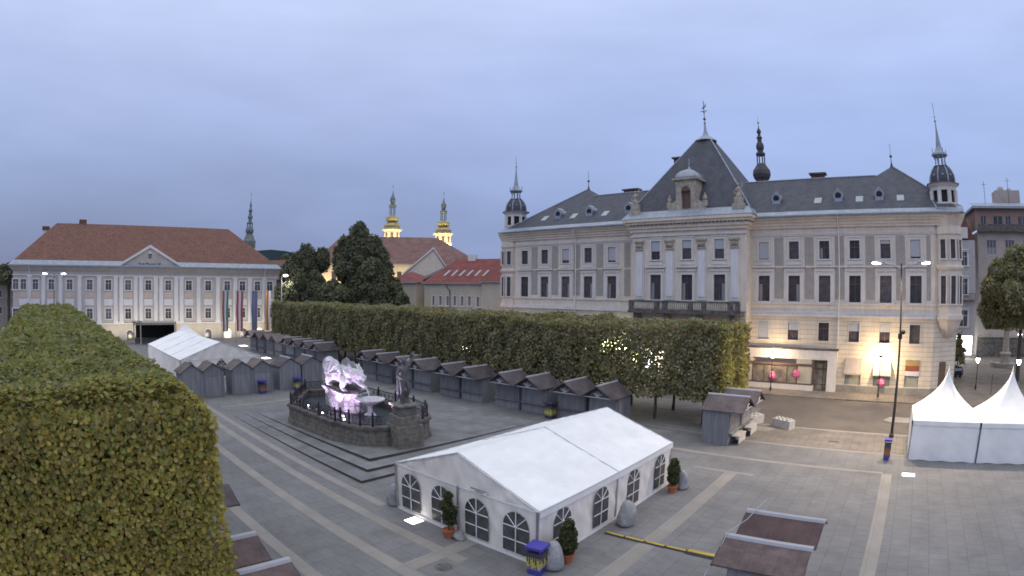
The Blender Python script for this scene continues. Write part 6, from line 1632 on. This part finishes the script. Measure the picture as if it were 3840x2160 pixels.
def bin_(label, x, y, m, lid='bin_blue', h=1.12, w=.27, rot=0, z=0):
    t = thing('litter_bin', label, 'litter bin', (x, y, z), rot); b = MB()
    def fr(z0, w0, z1, w1): 
        i = len(b.v); b.v += [(-w0, -w0, z0), (w0, -w0, z0), (w0, w0, z0), (-w0, w0, z0), (-w1, -w1, z1), (w1, -w1, z1), (w1, w1, z1), (-w1, w1, z1)]
        for f in ((0, 3, 2, 1), (4, 5, 6, 7), (0, 1, 5, 4), (1, 2, 6, 5), (2, 3, 7, 6), (3, 0, 4, 7)): b.f.append(tuple(i + q for q in f)); b.m.append(b.cur)
    fr(0.02, w * .84, h * .2, w * .88); b.cur = 1; fr(h * .2, w * .88, h * .72, w * .97); b.cur = 2; fr(h * .72, w * .97, h * .88, w)
    for k in range(7):
        for s, ax in ((-1, 0), (1, 0), (-1, 1), (1, 1)):
            u = -w * .85 + k * w * .28; dz = .1 + .12 * ((k * 7 + (s > 0) * 3 + ax) % 3); q = s * (w * .99)
            b.cur = 2
            if ax: b.box(u, u + w * .16, q - .004 * s, q + .004 * s, h * .73 - dz, h * .75)
            else: b.box(q - .004 * s, q + .004 * s, u, u + w * .16, h * .73 - dz, h * .75)
            b.cur = 0
            if ax: b.box(u + .02, u + .02 + w * .16, q * .93 - .006 * s, q * .93 + .006 * s, h * .18, h * .2 + dz * .6)
            else: b.box(q * .93 - .006 * s, q * .93 + .006 * s, u + .02, u + .02 + w * .16, h * .18, h * .2 + dz * .6)
    b.build('body', [lid if lid != 'bin_bag' else 'bin_dark', m, 'bin_dark'], t)
    b = MB(); 
    i = 0
    for s in ((-1, -1), (1, -1), (1, 1), (-1, 1)): b.box(s[0] * w * .85 - .02, s[0] * w * .85 + .02, s[1] * w * .85 - .02, s[1] * w * .85 + .02, h * .88, h * 1.02)
    b.box(-w * 1.12, w * 1.12, -w * 1.12, w * 1.12, h * 1.02, h * 1.12); b.build('lid', lid, t); return t
bin_('square litter bin painted yellow and blue with flat blue lid at the near tent corner', -12.05, 15.75, 'bin_yellow', h=1.15, w=.33, rot=radians(10))
bin_('narrow orange litter bin with blue top at the foot of the tall street lamp', -.05, 38.4, 'bin_orange', h=1.3, w=.25)
bin_('orange and dark litter bin with blue lid before the back of a left stall', -53.9, 23.4, 'bin_orange', h=1.25, w=.36)
bin_('yellow and dark litter bin with blue lid before the dark left stalls', -53.7, 27.6, 'bin_yellow', h=1.25, w=.36)
bin_('dark litter bin with yellow band between two stalls behind the large tent', -27.9, 37.9, 'bin_yellow', lid='bin_dark', h=1.3, w=.4)
t = thing('cable_guard', 'long yellow topped black cable guard from the large tent to the bottom right stalls', 'cable guard', (0, 0, 0))
for k in range(5):
    x0, x1 = -11.9 + k * 1.02, -11.9 + k * 1.02 + 1.0; y = 20.68 + k * .03; last = k == 4; w = .14 if not last else .26
    if last: x1 = -6.0
    b = MB(); i = len(b.v); hh = .06 if not last else .09
    b.v += [(x0, y - w, .004), (x0, y + w, .004), (x0, y + w * .5, hh), (x0, y - w * .5, hh), (x1, y - w, .004), (x1, y + w, .004), (x1, y + w * .5, hh), (x1, y - w * .5, hh)]; b.f += [(3, 2, 1, 0), (4, 5, 6, 7), (0, 4, 7, 3), (1, 2, 6, 5), (3, 7, 6, 2)]; b.m += [0] * 5
    seg = b.build('segment', 'rubber', t); b = MB(); b.box(x0 + .04, x1 - .04, y - w * .46, y + w * .46, hh + .002, hh + .015); b.build('lid', 'yellow', seg)
for x in (-9.9, -7.9):
    pass
def block(label, x, y, rot, l, w=.85, h=.72, dark=False):
    t = thing('concrete_block', label, 'concrete block', (x, y, 0), rot); b = MB(); b.box(-l / 2, l / 2, -w / 2, w / 2, 0, h)
    b.build('body', 'concrete', t); b = MB()
    for k in range(int(l / .42)):
        for yy in (-.2, .2): b.box(-l / 2 + .12 + k * .42, -l / 2 + .34 + k * .42, yy - .1, yy + .1, h, h + .1)
    b.build('stud', 'concrete', t)
    if dark: b = MB(); b.box(-l / 2 - .02, -l / 2, -w / 2 + .03, w / 2 - .03, .02, h - .04); b.build('panel', 'bin_dark', t)
block('white studded concrete block standing free by the kerb of the road', -9.3, 45.0, radians(-24), 1.85)
block('white studded concrete block half behind the lone grey roofed stall', -12.1, 45.7, radians(50), 1.5, dark=True)
g = MB(); g.face((-12.2, 43.2, .011), (-10.2, 43.2, .011), (-9.8, 44.5, .011), (-12.0, 44.6, .011)); struct('paving_patch', g, 'band')
# pink balls in the shop windows
for x, z, r, lab in ((-14.85, 1.45, .52, 'pink ball on the left in the shop window under the white fascia'), (-11.9, 1.8, .5, 'pink ball on the right in the shop window under the white fascia'), (-1.75, 1.35, .5, 'pink ball below the middle awning of the ornate building')):
    t = thing('pink_ball', lab, 'balloon', (x, FY - .98 if x < -5 else FY - .45, z)); b = MB(); b.ball((0, 0, 0), r, 20, 14, (.85, .3, 1)); b.build('body', 'pink', t, True)
    b = MB()
    for q in (-.25, 0.0, .25): b.tube([(-r * .6, -.31 * r - .01, q * .6), (0, -.33 * r, q * .6 + .06), (r * .6, -.31 * r + .0, q * .6)], .018, 4)
    b.build('print', 'flag_white', t)
# little parked car beyond the corner
t = thing('parked_car', 'small dark car parked beyond the corner of the ornate building', 'car', (9.3, 79.0, -.12), radians(20))
b = MB(); b.xprism([(-.85, .35), (.85, .35), (.85, .9), (.68, 1.4), (-.68, 1.4), (-.85, .9)], 0, 3.6); b.build('body', 'black', t)
b = MB(); b.xprism([(-.68, .95), (.68, .95), (.58, 1.32), (-.58, 1.32)], -.02, 0.0); b.build('rear_window', 'zinc', t)  # pale reflection on the glass put into its grey colour
for x in (-.7, .7):
    b = MB(); b.box(x - .12, x + .12, -.02, 0, .7, .85); b.build('tail_light', 'flag_red', t)
    for y in (.6, 2.9): b = MB(); b.tube([(x - .1, y, .3), (x + .1, y, .3)], .3, 12); b.build('wheel', 'rubber', t)
# stone column fountain in the right background
t = thing('column_fountain', 'pale stone column fountain with round basin in the right background square', 'fountain', (19.3, 92.5, -.12))
b = MB(); b.lathe(0, 0, [(2.6, 0), (2.7, .7), (2.4, .75), (2.3, .5)], 12); b.build('basin', 'stone', t)
b = MB(); b.lathe(0, 0, [(.9, 0), (.9, 1.8), (1.1, 1.9), (1.1, 2.1), (.65, 2.3), (.5, 5.6), (.75, 5.8), (.3, 6.4)], 6); b.build('column', 'stone', t)
# thin posts on the far pavement
for x, y, h, lab in ((12.4, 66.6, 2.2, 'thin bare post left of the right peaked tent'),):
    t = thing('post', lab, 'post', (x, y, -.12)); b = MB(); b.tube([(0, 0, 0), (0, 0, h)], .035, 6); b.build('pole', 'lamp_metal', t); b = MB(); b.ball((0, 0, h), .06, 6, 5); b.build('cap', 'lamp_metal', t)
# two people crossing far back? (none in view)
